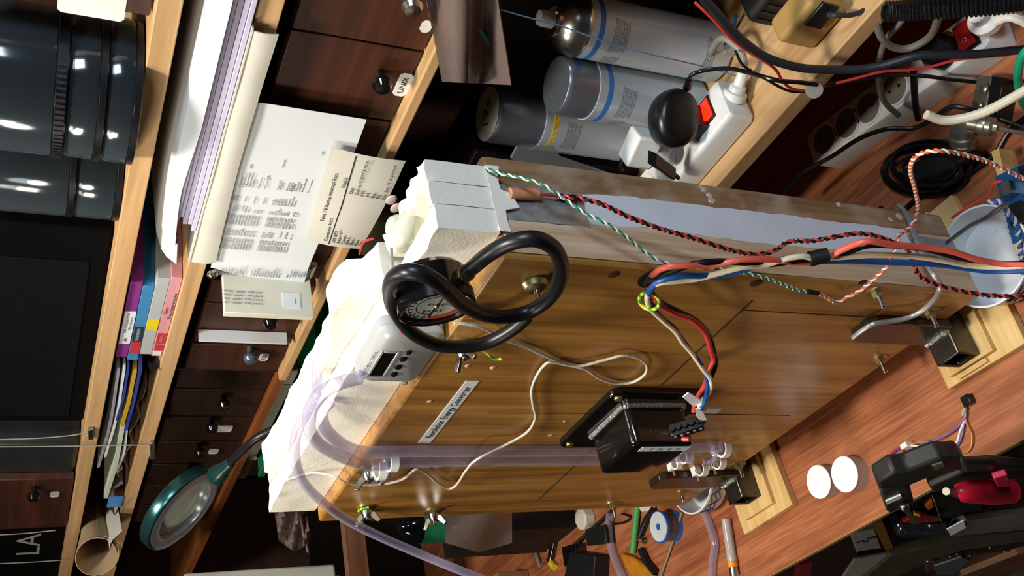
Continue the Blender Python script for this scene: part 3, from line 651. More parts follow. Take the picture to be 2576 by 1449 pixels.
def flag(nm, quad, lab):
    q = yv(quad); return tag(build(M().prism(q, (0,.0012,0)), nm, wt), lab, 'wire tag', 'white wire tags at the terminal block')
flag('wire_tag', [(1718,1000,.322),(1732,989,.322),(1764,1008,.322),(1752,1030,.322)], 'white paper tag folded round the wires, upper one')
flag('wire_tag', [(1750,1030,.317),(1764,1028,.317),(1779,1058,.317),(1770,1070,.317),(1752,1048,.317)], 'white paper tag hanging over the terminal block, lower one')
# ------------------------------------------------------------------ twisted wires
twist('twisted_wire', yv([(1405,494,.417),(1450,497,.412),(1510,512,.405),(1580,545,.398),(1660,575,.392),(1740,598,.386),(1800,618,.382),(1850,632,.380),(1900,640,.378),(1945,632,.376),(1985,608,.374),(2040,606,.372),(2095,597,.37),(2150,588,.368),(2195,592,.366),(2240,607,.364),(2275,622,.361),(2296,652,.358),(2310,690,.354),(2345,712,.350),(2400,728,.345),(2460,740,.34),(2520,745,.335),(2600,744,.33)]), .0011, .010, red, blk, 'red and black twisted pair running along the side of the box to the right')
twist('twisted_wire', yv([(1222,424,.448),(1262,437,.44),(1310,447,.43),(1365,465,.42),(1420,500,.41),(1470,535,.40),(1525,562,.392),(1575,595,.384),(1620,632,.376),(1670,660,.368),(1740,672,.362),(1800,674,.358),(1860,684,.356),(1920,698,.356),(1960,712,.358),(2000,728,.360),(2034,735,.362)]), .0008, .010, green, wht, 'green and white twisted pair from the foam across the cable bundle')
tag(build(M().cyl(*yv([(2030,733,.362),(2058,738,.362)]), .0021, None, 10), 'black_sleeve', blkmat), 'short black sleeve joining green and orange twisted pairs', 'sleeve')
twist('twisted_wire', yv([(2056,738,.362),(2078,748,.364),(2102,760,.366),(2130,748,.366),(2165,730,.366),(2200,700,.364),(2228,672,.362),(2245,640,.364),(2258,610,.37),(2262,592,.378),(2290,572,.39),(2306,540,.395),(2308,510,.39),(2300,470,.38),(2290,430,.37),(2298,400,.36),(2325,383,.355),(2370,380,.35),(2420,388,.35),(2480,405,.35),(2530,428,.35),(2600,462,.35)]),   .0009, .010, orange, wht, 'orange and white twisted pair arching over the right end of the box')
# splice sleeve on the side seam
p0, p1 = AX((1282,487), BX1+.006), AX((1352,489), BX1+.006)
tag(build(M().cyl(p0, p1, .0045, .0045, 12), 'splice_sleeve', mat('salmon_sleeve', 'd6926c', .6)), 'salmon coloured splice sleeve lying on the taped seam', 'sleeve')
p2 = AX((1408,495), BX1+.006); p3 = AX((1462,500), BX1+.006)
tag(build(M().tube([p1+(p1-p0)*.02, (p1+p2)/2+V((.001,0,.0)), p2], .0012, 8, 6), 'red_lead', red), 'thin red lead from the salmon sleeve', 'wire')
tag(build(M().cyl(p2, p3, .0026, .0024, 10), 'black_sleeve', blkmat), 'black shrink sleeve at the start of the red and black pair', 'sleeve')
# grey bent rod
tag(build(M().tube(yv([(2256,517,.472),(2266,520,.47),(2285,548,.45),(2305,600,.42),(2325,650,.395),(2348,690,.375),(2364,712,.368),(2363,730,.364),(2345,760,.364),(2310,788,.364),(2270,803,.3635),(2225,810,.3635),(2195,816,.3630),(2168,832,.3630),(2146,849,.3630)]), .0024, 10, 8), 'bent_rod', mat('grey_rod', 'a4a6a6', .35, .5)), 'bent grey aluminium rod running round the box corner to the right foot', 'rod')
# ------------------------------------------------------------------ spray cans on the ledge
canbody = mat('can_label_print', 'b9c0c6', .32, .25, .03, 20)
capm = mat('brushed_grey_cap', '8c949e', .33, .8, .08, 30)
bluem, yelm = mat('blue_band', '1f6fc0', .4), mat('yellow_band', 'd8b020', .4)
def can(base, r, zsh, ztop, cap, band, label, ang0, name='spray_can', band_txt=None):
    x, y = base; z0 = .1802; t = thing(name, label, 'spray can', (x, y, z0), 'spray cans on the ledge')
    build(M().lathe((x,y,z0), (0,0,1), [(r*.9,0),(r,.004),(r,.006),(r*.985,.008),(r*.985,zsh-z0-.004),(r,zsh-z0-.002),(r,zsh-z0)], 48), 'body', canbody, t)
    if cap:
        build(M().lathe((x,y,zsh), (0,0,1), [(r*.97,0),(r*.97,ztop-zsh-.006),(r*.93,ztop-zsh-.001),(r*.9,ztop-zsh),(0,ztop-zsh)], 48), 'cap', capm, t)
    else:
        h = ztop - zsh
        build(M().lathe((x,y,zsh), (0,0,1), [(r*1.01,-.001),(r*1.02,.001),(r*.98,.003),(r*.92,.010),(r*.78,.018),(r*.55,.023),(r*.5,.024),(r*.5,.028),(r*.44,.0285),(r*.40,.024),(r*.2,.024),(r*.14,.030),(0,.030)], 48), 'shoulder', steel, t)
        build(M().lathe((x,y,zsh+.028), (0,0,1), [(.0085,0),(.0085,.012),(.0075,.0155),(.004,.0165),(0,.0165)], 20), 'nozzle', white, t)
    bm = M(); zb = zsh - .016; bm.ring((x,y,zb), (0,0,1), [(r*.987,0),(r*.990,0),(r*.990,.006),(r*.987,.006)], 48); b = build(bm, 'colour_band', band, t)
    # printed text blocks, bent round the can
    def curved(body, size, z, a, width):
        o = text(body, size, (0,0,0), (1,0,0), (0,0,1), inkgrey, t, width, space=.85)
        if not o: return
        oc = o.location + WL[t.name]; vs = [v.co + oc for v in o.data.vertices]
        for v, q in zip(o.data.vertices, vs):
            g = a + q.x/r; rr = r*.9885 + (-q.y)*.5; v.co = V((x+rr*math.cos(g), y+rr*math.sin(g), z+q.z)) - V((x,y,z))
        o.location = V((x,y,z)) - WL[t.name]
    lines = ['ATTENTION Recipient sous pression a proteger', 'contre les rayons du soleil et a ne pas exposer', 'a une temperature superieure a 50 C. Ne pas', 'percer ou bruler meme apres usage. Ne pas', 'vaporiser vers une flamme ou un corps', 'incandescent. Conserver a l ecart de toute']
    curved('\n'.join(lines), .0036, zsh-.036, ang0, r*1.15); curved('\n'.join(lines[::-1]), .0036, zsh-.036, ang0-1.25, r*1.1)
    curved('\n'.join(lines[2:]), .0036, z0+.030, ang0, r*1.2); curved('\n'.join(lines[:4]), .0036, z0+.030, ang0-1.3, r*1.0)
    curved('TOXIC TO AQUATIC - HAUTEMENT TOXIQUE', .0042, zb+.003, ang0, r*1.9)
    return t
fa = math.atan2(-.72, .58)
can((-.578,.722), .0325, AY((1440,80), .722).z, .40, False, bluem, 'uncapped spray can with white nozzle and blue band', fa-.1)
z2 = AY((1400,205), .70).z
can((-.640,.698), .0325, z2-.036, z2, True, bluem, 'grey capped spray can with blue band between its two neighbours', fa-.2)
z3 = AY((1225,290), .722).z
c3 = can((-.722,.722), .0325, AY((1345,300), .722).z, z3, True, yelm, 'grey capped spray can with yellow band and pale lid', fa-.3)
build(M().lathe((-.722,.722,z3), (0,0,1), [(.030,0),(.0305,.0008),(.029,.001),(0,.0010)], 40), 'lid_disc', mat('pale_lid', '9a9b90', .6), c3, label='pale lid disc with handwritten strokes')
text('17c', .020, (-.722,.722,z3+.0011), (.55,.83,0), (-.83,.55,0), ink, c3, .030)
# ------------------------------------------------------------------ power strip on the ledge
pw = mat('power_strip_white', 'd9d9d6', .4, 0, .03)
sx1_, sy0, sz = AZ((1903,299), .1802).x, AZ((1903,299), .1802).y, .1802
ps = thing('power_strip', 'white power strip with glowing red switch at the front of the ledge', 'power strip', (sx1_-.2, sy0+.025, sz))
def prof(x, y0, y1, z0, z1, r, n=4):
    P = []
    for cy, cz, a0 in ((y1-r,z0+.003,-90),(y1-r,z1-r,0),(y0+r,z1-r,90),(y0+r,z0+.003,180)):
        rr = r if cz > z0+.004 else .003
        cy2 = cy if rr == r else (y1-.003 if a0 == -90 else y0+.003)
        for i in range(n+1):
            a = math.radians(a0+90*i/n); P.append(V((x, cy2+rr*math.cos(a), cz+rr*math.sin(a))))
    return P
st = .0335
build(loft([prof(sx1_-.42,sy0,sy0+.051,sz,sz+st,.006), prof(sx1_-.006,sy0,sy0+.051,sz,sz+st,.006), prof(sx1_-.0015,sy0+.002,sy0+.049,sz+.002,sz+st-.002,.006), prof(sx1_,sy0+.006,sy0+.045,sz+.006,sz+st-.006,.005)]), 'housing', pw, ps)
glow = mat('glowing_red_rocker', 'a01008', .3, 0, .1, 40, emit='ff2a08', es=2.2)
k = AZ((1778,281), sz+st)
build(M().obb((k.x,k.y,sz+st+.0007), V((.0105,0,0)), V((0,.0145,0)), V((0,0,.001))), 'switch_frame', blk, ps, .0004)
build(M().hexa([(k.x-.008,k.y-.0115,sz+st+.001),(k.x+.008,k.y-.0115,sz+st+.001),(k.x+.008,k.y+.0115,sz+st+.001),(k.x-.008,k.y+.0115,sz+st+.001)], [(k.x-.008,k.y-.0115,sz+st+.006),(k.x+.008,k.y-.0115,sz+st+.006),(k.x+.008,k.y+.0115,sz+st+.0028),(k.x-.008,k.y+.0115,sz+st+.0028)]), 'rocker', glow, ps)
gm = M().lathe((sx1_-.003, sy0+.0275, sz+.017), (1,.35,.1), [(.0125,0),(.0125,.006),(.0115,.008),(.009,.009),(.0085,.014),(.0062,.016),(.0058,.028),(.0045,.030),(.0042,.034),(0,.034)], 24)
build(gm, 'cable_gland', pw, ps)
for sx in (-.115,-.16,-.205):
    build(M().ring((sx1_+sx, sy0+.0255, sz+st), (0,0,1), [(.0165,-.002),(.0205,-.002),(.0205,.0008),(.0165,.0008)], 32), 'socket_rim', pw, ps)
gcab = mat('grey_cable_sheath', '8d8a80', .5, 0, .05)
e0 = V((sx1_+.028, sy0+.038, sz+.020))
tag(build(M().tube([e0, e0+V((.012,.012,.010)), e0+V((.008,.032,.022)), e0+V((-.02,.045,.012)), e0+V((-.06,.06,-.008))], .0038, 10, 8), 'power_cable', gcab), 'pale cable curving back from the end of the white power strip', 'cable')
# black adapter plugged in
ac = AY((1690,300), .638); ad = thing('plug_adapter', 'black rounded plug adapter standing on the power strip', 'adapter', ac)
ax1 = V((.55,.83,0)).normalized(); fw = V((0,0,1))
rings = []
for h, s in ((-.016,.55),(-.014,.8),(-.008,.95),(0,1),(.010,1),(.016,.93),(.019,.75),(.020,.4)):
    rings.append([ac + ax1*.031*s*math.cos(a)*1.0 + V((0,0,1)).cross(ax1)*h*-1 + V((0,0,.026*s*math.sin(a))) for a in [2*math.pi*i/28 for i in range(28)]])
build(loft(rings), 'shell', blk, ad, angle=60)
build(M().box(ac.x-.012, ac.x+.012, sy0+.012, sy0+.040, sz+st+.0002, ac.z-.012), 'plug_foot', blk, ad)
p = ys([(1728,222),(1733,200)], .66); build(M().cyl(p[0], p[1], .0045, .0034, 12), 'strain_relief', blk, ad)
tag(build(M().tube(yv([(1733,200,.66),(1742,187,.66),(1775,177,.658),(1830,172,.635),(1880,182,.61),(1920,193,.59),(1960,203,.58),(2010,207,.578),(2055,213,.576)]), .0022, 8, 8), 'adapter_cable', blk), 'thin black cable from the plug adapter to the white cable connector', 'cable')
# small white plug with a black usb plug
wp = AZ((1605,385), .1802); wp = V((wp.x, max(wp.y, sy0+.002), .1802))
sp = thing('small_white_adapter', 'small white plug adapter with faceted edges left of the black adapter', 'adapter', AY((1612,372), .632))
wc = AY((1612,372), .632)
build(M().obb(wc, V((.018,.006,0)), V((-.004,.012,0)), V((0,0,.016))), 'body', white, sp, .003, 3)
build(M().cyl(wc+V((-.004,-.004,-.012)), wc+V((-.004,-.004,-.030)), .013, .012, 20), 'plug_base', white, sp)
us = ys([(1640,398),(1690,435)], .605); 
up = thing('usb_plug', 'black cable plug pointing at the back edge of the wooden box', 'plug', us[0])
d_ = (us[1]-us[0]); build(M().obb((us[0]+us[1])/2, d_/2, V((.004,.006,0)), V((0,.002,.005))), 'shell', blk, up, .0012)
build(M().cyl(us[1], us[1]+d_*.35, .0032, .0024, 10), 'strain_relief', blk, up)
tag(build(M().tube(yv([(1582,382,.66),(1565,398,.655),(1560,415,.652),(1566,432,.648)]), .002, 8, 6), 'thin_black_cable', blk), 'thin black cable bending down beside the white adapter', 'cable')
# binder clip
bc_ = AZ((1535,390), .1805); bc = thing('binder_clip', 'black binder clip lying on the ledge behind the box', 'clip', bc_)
build(M().prism([bc_+V(q) for q in ((-.02,0,0),(.02,0,0),(.014,0,.012),(-.014,0,.012))], (0,.022,0)), 'clamp', blk, bc, .001)
build(M().tube([bc_+V(q) for q in ((-.010,0,.012),(-.012,-.012,.022),(0,-.016,.026),(.012,-.012,.022),(.010,0,.012))], .0009, 8, 6), 'wire_handle', steel, bc)
# beige socket box with black line plug
bp = AZ((2085,88), .1802); bs = thing('phone_socket_box', 'beige socket box with black line plug on the right end of the ledge', 'socket', (bp.x, bp.y, .1802))
beige = mat('beige_plastic', 'a9854c', .5, 0, .05)
bx0 = bp.x-.022; by0 = bp.y
build(M().box(bx0, bx0+.052, by0, by0+.030, .1802, .2250), 'body', beige, bs, .006, 4)
bk = AY((2063,37), by0); build(M().box(bk.x-.013, bk.x+.015, by0-.004, by0-.0002, bk.z-.010, bk.z+.010), 'line_plug', blk, bs, .001)
tag(build(M().tube(yv([(2083,37,by0-.006),(2105,38,by0-.012),(2140,38,by0-.014),(2170,28,by0-.012),(2200,10,by0-.008),(2230,-10,by0)]), .0024, 8, 8), 'line_cord', mat('dark_grey_cord', '2c2c32', .4)), 'dark flat cord running from the beige socket box', 'cable')
# black loudspeaker above the ledge
lk = AY((1985,30), .70); 
ls = thing('black_mesh_case', 'black ribbed case hanging over the cans at the top edge', 'case', (lk.x, .70, lk.z))
build(M().box(lk.x-.012, lk.x+.068, .68, .72, lk.z-.001, lk.z+.055), 'shell', blkmat, ls, .010, 4)
for i in range(7): build(M().box(lk.x-.004+.0095*i, lk.x-.001+.0095*i, .6785, .6799, lk.z+.006, lk.z+.05), 'rib', blk, ls)
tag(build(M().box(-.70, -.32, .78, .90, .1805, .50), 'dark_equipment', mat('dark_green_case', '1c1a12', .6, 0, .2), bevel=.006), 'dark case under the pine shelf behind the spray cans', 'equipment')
# choc block and leads on the ledge
ck = AZ((1846,122), .1803); cb = thing('connector_strip', 'small white two hole connector strip on the ledge by the first spray can', 'connector', ck)
build(M().obb(ck+V((0,0,.007)), V((.008,.004,0)), V((-.003,.005,0)), V((0,0,.007))), 'block', mat('milky_nylon', 'a6a49c', .5), cb, .001)
for s in (-.004,.004): build(M().cyl(ck+V((s,s*.4,.0138)), ck+V((s,s*.4,.0150)), .0028, None, 12), 'screw_tower', mat('screw_hole', '3a3a38', .4), cb)
tag(build(M().tube(yv([(1845,105,.72),(1846,80,.72),(1848,55,.72),(1852,40,.72)]), .0022, 8, 6), 'blue_lead', blue), 'short blue lead above the connector strip', 'wire')
tag(build(M().tube(yv([(1768,-5,.60),(1800,30,.595),(1840,75,.59),(1890,120,.585),(1940,150,.58),(2010,170,.575),(2080,175,.575),(2150,175,.57),(2220,165,.565),(2300,142,.56),(2370,137,.555),(2450,136,.55),(2520,130,.545),(2600,122,.54)]), .0040, 10, 8), 'black_cable', mat('slate_cable', '23262b', .35)), 'thick dark cable sweeping from the cans across to the right edge', 'cable')
tag(build(M().tube(yv([(1748,5,.61),(1790,45,.60),(1840,98,.59),(1890,135,.585),(1935,162,.58),(1955,180,.58),(1968,203,.58),(1990,222,.58),(2025,229,.578),(2032,229,.577)]), .0014, 8, 8), 'red_wire', red), 'thin red wire from the top edge to the clear connector', 'wire')
tag(build(M().tube(yv([(2068,219,.577),(2110,208,.574),(2160,195,.57),(2220,180,.566),(2280,176,.562),(2340,168,.558),(2400,152,.554),(2460,144,.55),(2530,139,.545)]), .0014, 8, 8), 'red_wire', red), 'thin red wire from the clear connector towards the right power strip', 'wire')
tag(build(M().tube(yv([(1850,128,.66),(1870,165,.625),(1920,195,.595),(1970,223,.583),(2000,231,.580),(2030,230,.577)]), .0014, 8, 8), 'black_wire', blk), 'thin black wire from the connector strip to the clear connector', 'wire')
k = yv([(2030,224,.577),(2066,230,.577)]); cn = thing('wire_connector', 'small round clear wire connector hanging at the ledge edge', 'connector', k[0])
build(M().lathe((k[0]+k[1])/2+V((0,.004,.0)), (.3,-.8,.35), [(.008,0),(.0085,.004),(.008,.009),(.006,.0095),(0,.009)], 20), 'cap', mat('frosted_cap', 'a8a69e', .3, 0, .05), cn)
build(M().cyl(k[1]+V((-.002,.004,0)), k[1]+V((.004,.004,.002)), .002, None, 8), 'lead_end', red, cn)
# plastic sheet and hanging bag
pl = [AY(p, .80) for p in ((1325,105),(1385,-20),(1460,-20),(1400,215),(1345,215))]
tag(build(M().prism(pl, (0,.002,0)), 'clear_sheet', clearp), 'clear plastic sheet standing behind the spray cans', 'sheet')
tag(build(M().prism([V((-.74,.60,.1803)),V((-.69,.60,.1803)),AY((1410,398),.60),AY((1395,372),.60),AY((1300,372),.60),AY((1285,400),.60)], (0,.003,0)), 'clear_sleeve', clearp), 'clear plastic sleeve lying behind the top corner of the box', 'sleeve')
g = []
for i in range(15):
    s = i/14; row = []
    for j in range(13):
        t = j/12; px = 1068+(1112-1068)*s + t*((1248+ (1286-1248)*s) - (1068+(1112-1068)*s)); py = -25 + (206+8*t+25)*s
        y = .605 + .012*math.sin(t*9+s*2) + .002*math.sin(t*17+s*5) + .01*s*math.sin(t*3)
        row.append(AY((px, py), y))
    g.append(row)
bag = build(M().sheet(g, -.0004), 'plastic_bag', bagm, angle=80); tag(bag, 'clear crinkled plastic bag hanging in front of the drawers at the top', 'bag')
g2 = [[p + V((.004,.012,0)) for p in r_] for r_ in g]
build(M().sheet(g2[::2], .0004), 'back_film', bagm, bag)
tag(build(M().tube(yv([(1155,-10,.617),(1180,35,.618),(1220,95,.620),(1240,122,.622)]), .0022, 8, 6), 'green_rod', mat('mint_plastic', '4fa78a', .4)), 'thin mint green rod inside the hanging plastic bag', 'rod')
tag(build(M().prism(yv([(1225,40,.622),(1240,30,.622),(1248,70,.622),(1240,95,.622),(1228,95,.622)]), (0,.002,0)), 'yellow_card', mat('dull_yellow', '9a8a28', .6)), 'dull yellow card inside the hanging plastic bag', 'card')
tag(build(M().tube(yv([(1200,8,.63),(1320,42,.63),(1400,62,.63),(1480,90,.63),(1560,118,.635),(1650,140,.64),(1760,165,.65),(1850,190,.655)]), .0007, 6, 6), 'thin_blue_wire', mat('pale_blue_wire', '6a8ea8', .4)), 'hair thin pale blue wire crossing in front of the uncapped can', 'wire')
# ------------------------------------------------------------------ dim strip on the bench under the ledge
A0, A1 = V((-.632,.650,0)), V((-.385,.604,0)); ax_ = (A1-A0).normalized(); sd_ = V((-ax_.y, ax_.x, 0))
s2 = thing('power_strip', 'white power strip on the bench below the ledge, half in shade, with unlit red switch', 'power strip', (A0+A1)/2)
def rnd(o, h, r, w, c=.010, n=5):
    P = []
    L = (A1-A0).length
    for cx, cy, a0 in ((L-c,-w+c,-90),(L-c,w-c,0),(c,w-c,90),(c,-w+c,180)):
        for i in range(n+1):
            a = math.radians(a0+90*i/n); P.append(A0 + ax_*(cx+(c+r)*math.cos(a)) + sd_*(cy+(c+r)*math.sin(a)) + V((0,0,h)))
    return P
build(loft([rnd(0,.0005,0,.0225), rnd(0,.032,0,.0225), rnd(0,.0355,-.0012,.0225), rnd(0,.037,-.004,.0225)]), 'housing', pw, s2)
def on2(p): 
    q = AZ(p, .037); return A0 + ax_*((q-A0).dot(ax_)) + V((0,0,.037))
sock = mat('socket_well', '6f6a60', .6)
for p in ((2074,352),(2130,308),(2182,264),(2246,210)):
    o = on2(p); s_ = build(M().ring(o, (0,0,1), [(.0165,-.004),(.0195,-.004),(.0195,.0008),(.0165,.0008)], 32), 'socket_rim', pw, s2)
    build(M().lathe(o+V((0,0,.0002)), (0,0,1), [(.0164,-.003),(.0164,.0001),(0,.0001)], 28), 'socket_well', sock, s_)
    for e in (-.0065,.0065): build(M().cyl(o+ax_*e, o+ax_*e+V((0,0,.0006)), .0022, None, 10), 'pin_hole', blkmat, s_)
o = on2((2372,124)); build(M().lathe(o, (0,0,1), [(.0175,.0005),(.0175,.012),(.014,.018),(.007,.020),(0,.020)], 28), 'black_plug', blk, s2)
o = on2((2432,90)); build(M().obb(o+V((0,0,.0006)), ax_*.012, sd_*.0165, V((0,0,.001))), 'switch_frame', blk, s2, .0004)
rk = build(M().hexa([o+ax_*a+sd_*b+V((0,0,.001)) for a,b in ((-.009,-.013),(.009,-.013),(.009,.013),(-.009,.013))], [o+ax_*a+sd_*b+V((0,0,c)) for a,b,c in ((-.009,-.013,.003),(.009,-.013,.003),(.009,.013,.006),(-.009,.013,.006))]), 'rocker', mat('dark_red_rocker', '7a1210', .25), s2)
text('O', .007, o+sd_*-.006+V((0,0,.0052)), ax_, sd_, mat('pale_print', 'b09090', .5), rk)
o = on2((2492,72)); build(M().lathe(o+V((0,0,.0002)), (.25,-.05,1), [(.016,0),(.016,.008),(.013,.012),(.010,.013),(.009,.022),(.006,.024),(0,.024)], 28), 'white_plug', white, s2)
tag(build(M().tube(yv([(2508,50,.55),(2535,40,.545),(2560,45,.54),(2590,60,.535)]), .0048, 10, 8), 'white_cable', white), 'white cable from the round white plug at the upper right', 'cable')
# cables around it
def cable(nm, pts, r, ma, lab, cat='cable', group=None):
    P = [AY(p[:2], p[2]) for p in pts]; P = [q if q.z > r+.0005 else AZ(p[:2], r+.0005) for p, q in zip(pts, P)]
    return tag(build(M().tube(P, r, 10, 8), nm, ma), lab, cat, group)
cw = mat('cream_sheath', 'cfc8b4', .45, 0, .05); dg = mat('dim_grey_cable', '6a675e', .5); bc2 = mat('black_cable_sheath', '0d0e11', .35)
cable('cream_cable', [(2330,288,.50),(2370,302,.495),(2420,298,.49),(2475,282,.485),(2530,255,.48),(2600,215,.475)], .0042, cw, 'cream cable curving above the coiled black cable')
cable('grey_cable', [(2205,10,.60),(2205,55,.595),(2218,95,.59),(2245,118,.588),(2285,122,.585),(2330,100,.58),(2352,70,.575),(2362,20,.57),(2358,-15,.57)], .0035, dg, 'dull grey cable looping beside the coil cord')
cable('grey_cable', [(2290,20,.60),(2262,60,.598),(2232,95,.597),(2215,140,.596),(2210,200,.596),(2225,255,.596),(2260,290,.594)], .0030, dg, 'dull grey cable hanging across the shaded power strip')
P = yv([(2225,30,.57),(2300,26,.565),(2400,20,.555),(2500,12,.545),(2600,4,.535)]); Q = []
L_ = cr(P, 60)
for i, p in enumerate(L_):
    t = (L_[min(i+1,len(L_)-1)]-L_[max(i-1,0)]).normalized(); _, u_, w_2 = perp(t); g_ = i*.9; Q.append(p + (u_*math.cos(g_)+w_2*math.sin(g_))*.0075)
tag(build(M().tube(Q, .0018, 6, smooth=False), 'coil_cord', bc2), 'black coiled cord along the top right edge', 'cable')
cable('green_cable', [(2600,110,.50),(2572,140,.50),(2562,175,.50),(2562,215,.50),(2575,260,.50),(2600,290,.50)], .0036, mat('green_sheath', '14926a', .4), 'bright green cable bowing in from the right edge')
cable('black_cable', [(1960,500,.60),(2010,440,.595),(2090,395,.59),(2160,350,.58),(2230,325,.57),(2300,322,.56),(2345,300,.555),(2390,270,.55),(2440,275,.54),(2500,295,.53),(2600,330,.52)], .0024, bc2, 'black cable running from behind the box past the dim power strip')
cable('black_cable', [(2080,215,.575),(2150,200,.575),(2250,188,.575),(2330,192,.585),(2420,203,.58),(2500,208,.57),(2600,203,.56)], .0020, bc2, 'thin black cable crossing below the red wire')
cable('black_cable', [(2298,178,.585),(2300,220,.58),(2303,265,.575),(2310,300,.57)], .0034, bc2, 'short thick black cable standing against the power strip')
def bench(l, z): return [AZ(p, z) for p in l]
coil = []
for k_ in range(5):
    for i in range(14):
        a = 2*math.pi*i/14; rx = 110-9*k_; ry = 62-6*k_
        coil.append(AZ((2330+rx*math.cos(a)+14*math.sin(k_*2), 420+ry*math.sin(a)+9*math.cos(k_*3)), .004+.0045*k_))
tag(build(M().tube(coil, .0023, 8, 4), 'coiled_cable', bc2), 'coil of black cable lying on the bench behind the box', 'cable')
tag(build(M().tube(bench([(2215,520),(2235,560),(2300,505),(2360,470),(2430,440),(2500,390),(2540,330),(2600,280)], .003), .0026, 8, 8), 'black_cable', bc2), 'black cable running from the coil to the right edge', 'cable')
c_ = bench([(2290,440),(2355,402),(2480,380),(2490,395),(2400,450),(2330,470)], .002)
tag(build(M().prism(c_, (0,0,.022)), 'black_pouch', blkmat, bevel=.004), 'flat black pouch under the coiled cable', 'pouch')
# audio plugs
jk = mat('dull_metal', '9a9686', .3, .85, .1); 
a_, b2_ = yv([(2440,352,.52),(2410,365,.53)]); 
def plug(p, q, lab, r=.010):
    a, b = yv([p, q]); d = (b-a); t = thing('cable_plug', lab, 'plug', a)
    L = d.length
    build(M().lathe(a, d, [(r*.5,0),(r*.62,L*.12),(r*.95,L*.18),(r,L*.34),(r*.93,L*.36),(r,L*.40),(r,L*.62),(r*.85,L*.66),(r*.9,L*.98),(r*.6,L)], 24), 'shell', jk, t)
    return t
plug((2512,322,.50), (2440,310,.52), 'frosted metal plug at the end of a thin cable on the right', .009)
plug((2425,375,.52), (2420,318,.53), 'dark metal plug standing behind the frosted plug', .013)
ab = thing('metal_bracket', 'dull metal bracket with two screw heads beside the white power strip', 'bracket', AZ((2470,235), .0))
q = bench([(2440,290),(2458,190),(2495,190),(2478,292)], .022)
build(M().prism([V((p.x,p.y,.0005)) for p in q], (0,0,.0215)), 'plate', mat('dull_alloy', '6c685c', .4, .6, .1), ab, .001)
q2 = bench([(2478,292),(2495,190),(2525,195),(2508,300)], .022); build(M().prism([V((p.x,p.y,.0005)) for p in q2], (0,0,.0215)), 'black_side', blk, ab, .001)
for p in ((2478,222),(2462,268)): k = AZ(p, .022); build(M().ball(k+V((0,0,.0008)), .0058, 14, 8, (1,1,.5)), 'screw_head', jk, ab)
cable('thin_cable', [(2512,322,.50),(2545,330,.495),(2600,340,.49)], .0018, dg, 'thin dull cable leaving the frosted plug to the right')
# ------------------------------------------------------------------ disc spindles on the top shelf
discclear = clear('smoky_clear_cover', '707c84', .10, .05, .35, 'c8d0d4')
discm = mat('disc_edges', '1c2124', .35, .3, .3, 120)
def spindle(c, r, z0, h, label, hbase=.007, ribs=False, band=None):
    t = thing('disc_case', label, 'disc case', (c[0], c[1], z0), 'clear disc cases on the top shelf')
    build(M().lathe((c[0],c[1],z0), (0,0,1), [(r*.96,0),(r,.001),(r,hbase-.001),(r*.97,hbase),(0,hbase)], 56), 'base', blk, t)
    if ribs:
        for i in range(26):
            a = -2.4+.075*i; p = V((c[0]+r*math.cos(a), c[1]+r*math.sin(a), z0+hbase/2)); d = V((math.cos(a),math.sin(a),0)); build(M().obb(p, d*.0008, V((-d.y,d.x,0))*.0012, V((0,0,hbase*.36))), 'rib', blkmat, t)
    build(M().lathe((c[0],c[1],z0+hbase+.0004), (0,0,1), [(r*.90,0),(r*.90,h-hbase-.006),(.010,h-hbase-.006),(.008,h-hbase-.004)], 56), 'discs', discm, t)
    m = M().ring((c[0],c[1],z0+hbase), (0,0,1), [(r*.955,.0002),(r*.985,.0002),(r*.985,h-hbase-.004),(r*.95,h-hbase),(r*.2,h-hbase+.0002),(r*.2,h-hbase-.0016),(r*.94,h-hbase-.002),(r*.955,h-hbase-.006)], 56)
    build(m, 'cover', discclear, t)
    if band: build(M().ring((c[0],c[1],z0+h*.62), (0,0,1), [(r*.986,0),(r*.990,0),(r*.990,.004),(r*.986,.004)], 56), 'moulded_ring', discm, t)
    return t
cx = (-.705, .665)
spindle(cx, .0655, .7655, .027, 'low clear disc case with black base at the bottom of the big stack')
spindle(cx, .0650, .7930, .030, 'second low clear disc case in the middle of the big stack')
spindle(cx, .0655, .8235, .105, 'tall clear disc case with ribbed black base on top of the stack', .010, True, True)
cx2 = (-.853, .705)
spindle(cx2, .062, .7655, .042, 'small clear disc case standing behind the big stack, lower one')
spindle(cx2, .062, .8080, .075, 'clear disc case standing behind the big stack, upper one')
# black equipment on the top shelf
eq = mat('black_enclosure', '050506', .8, 0, .15, 30, ior=1.15)
t = thing('black_equipment_case', 'large matt black equipment case filling the top shelf left of the disc cases', 'equipment', (-1.14, .75, .7655))
build(M().box(-1.395, -.925, .668, .96, .7655, 1.05), 'body', eq, t, .004)
build(M().box(-1.375, -.985, .6665, .668, .785, 1.03), 'front_panel', mat('front_panel_black', '07080d', .85, 0, .15, ior=1.2), t, .001)
t = thing('grey_equipment_case', 'dark grey case with rounded front between black case and wide drawer', 'equipment', (-1.49, .75, .7655))
build(M().box(-1.54, -1.44, .655, .92, .7655, .93), 'body', mat('dark_grey_metal', '2a2c2e', .4, .3, .1), t, .008, 3)
t = thing('lettered_case', 'black case with white letters at the far left of the top shelf', 'case', (-1.95, .75, .7655))
build(M().box(-2.2, -1.79, .66, .92, .7655, 1.0), 'body', eq, t, .003)
la = text('LA', .055, AY((75,1370), .66) + V((0,-.0005,0)), (1,0,0), (0,0,1), mat('dull_white_print', '8c8c86', .6), t, .105)
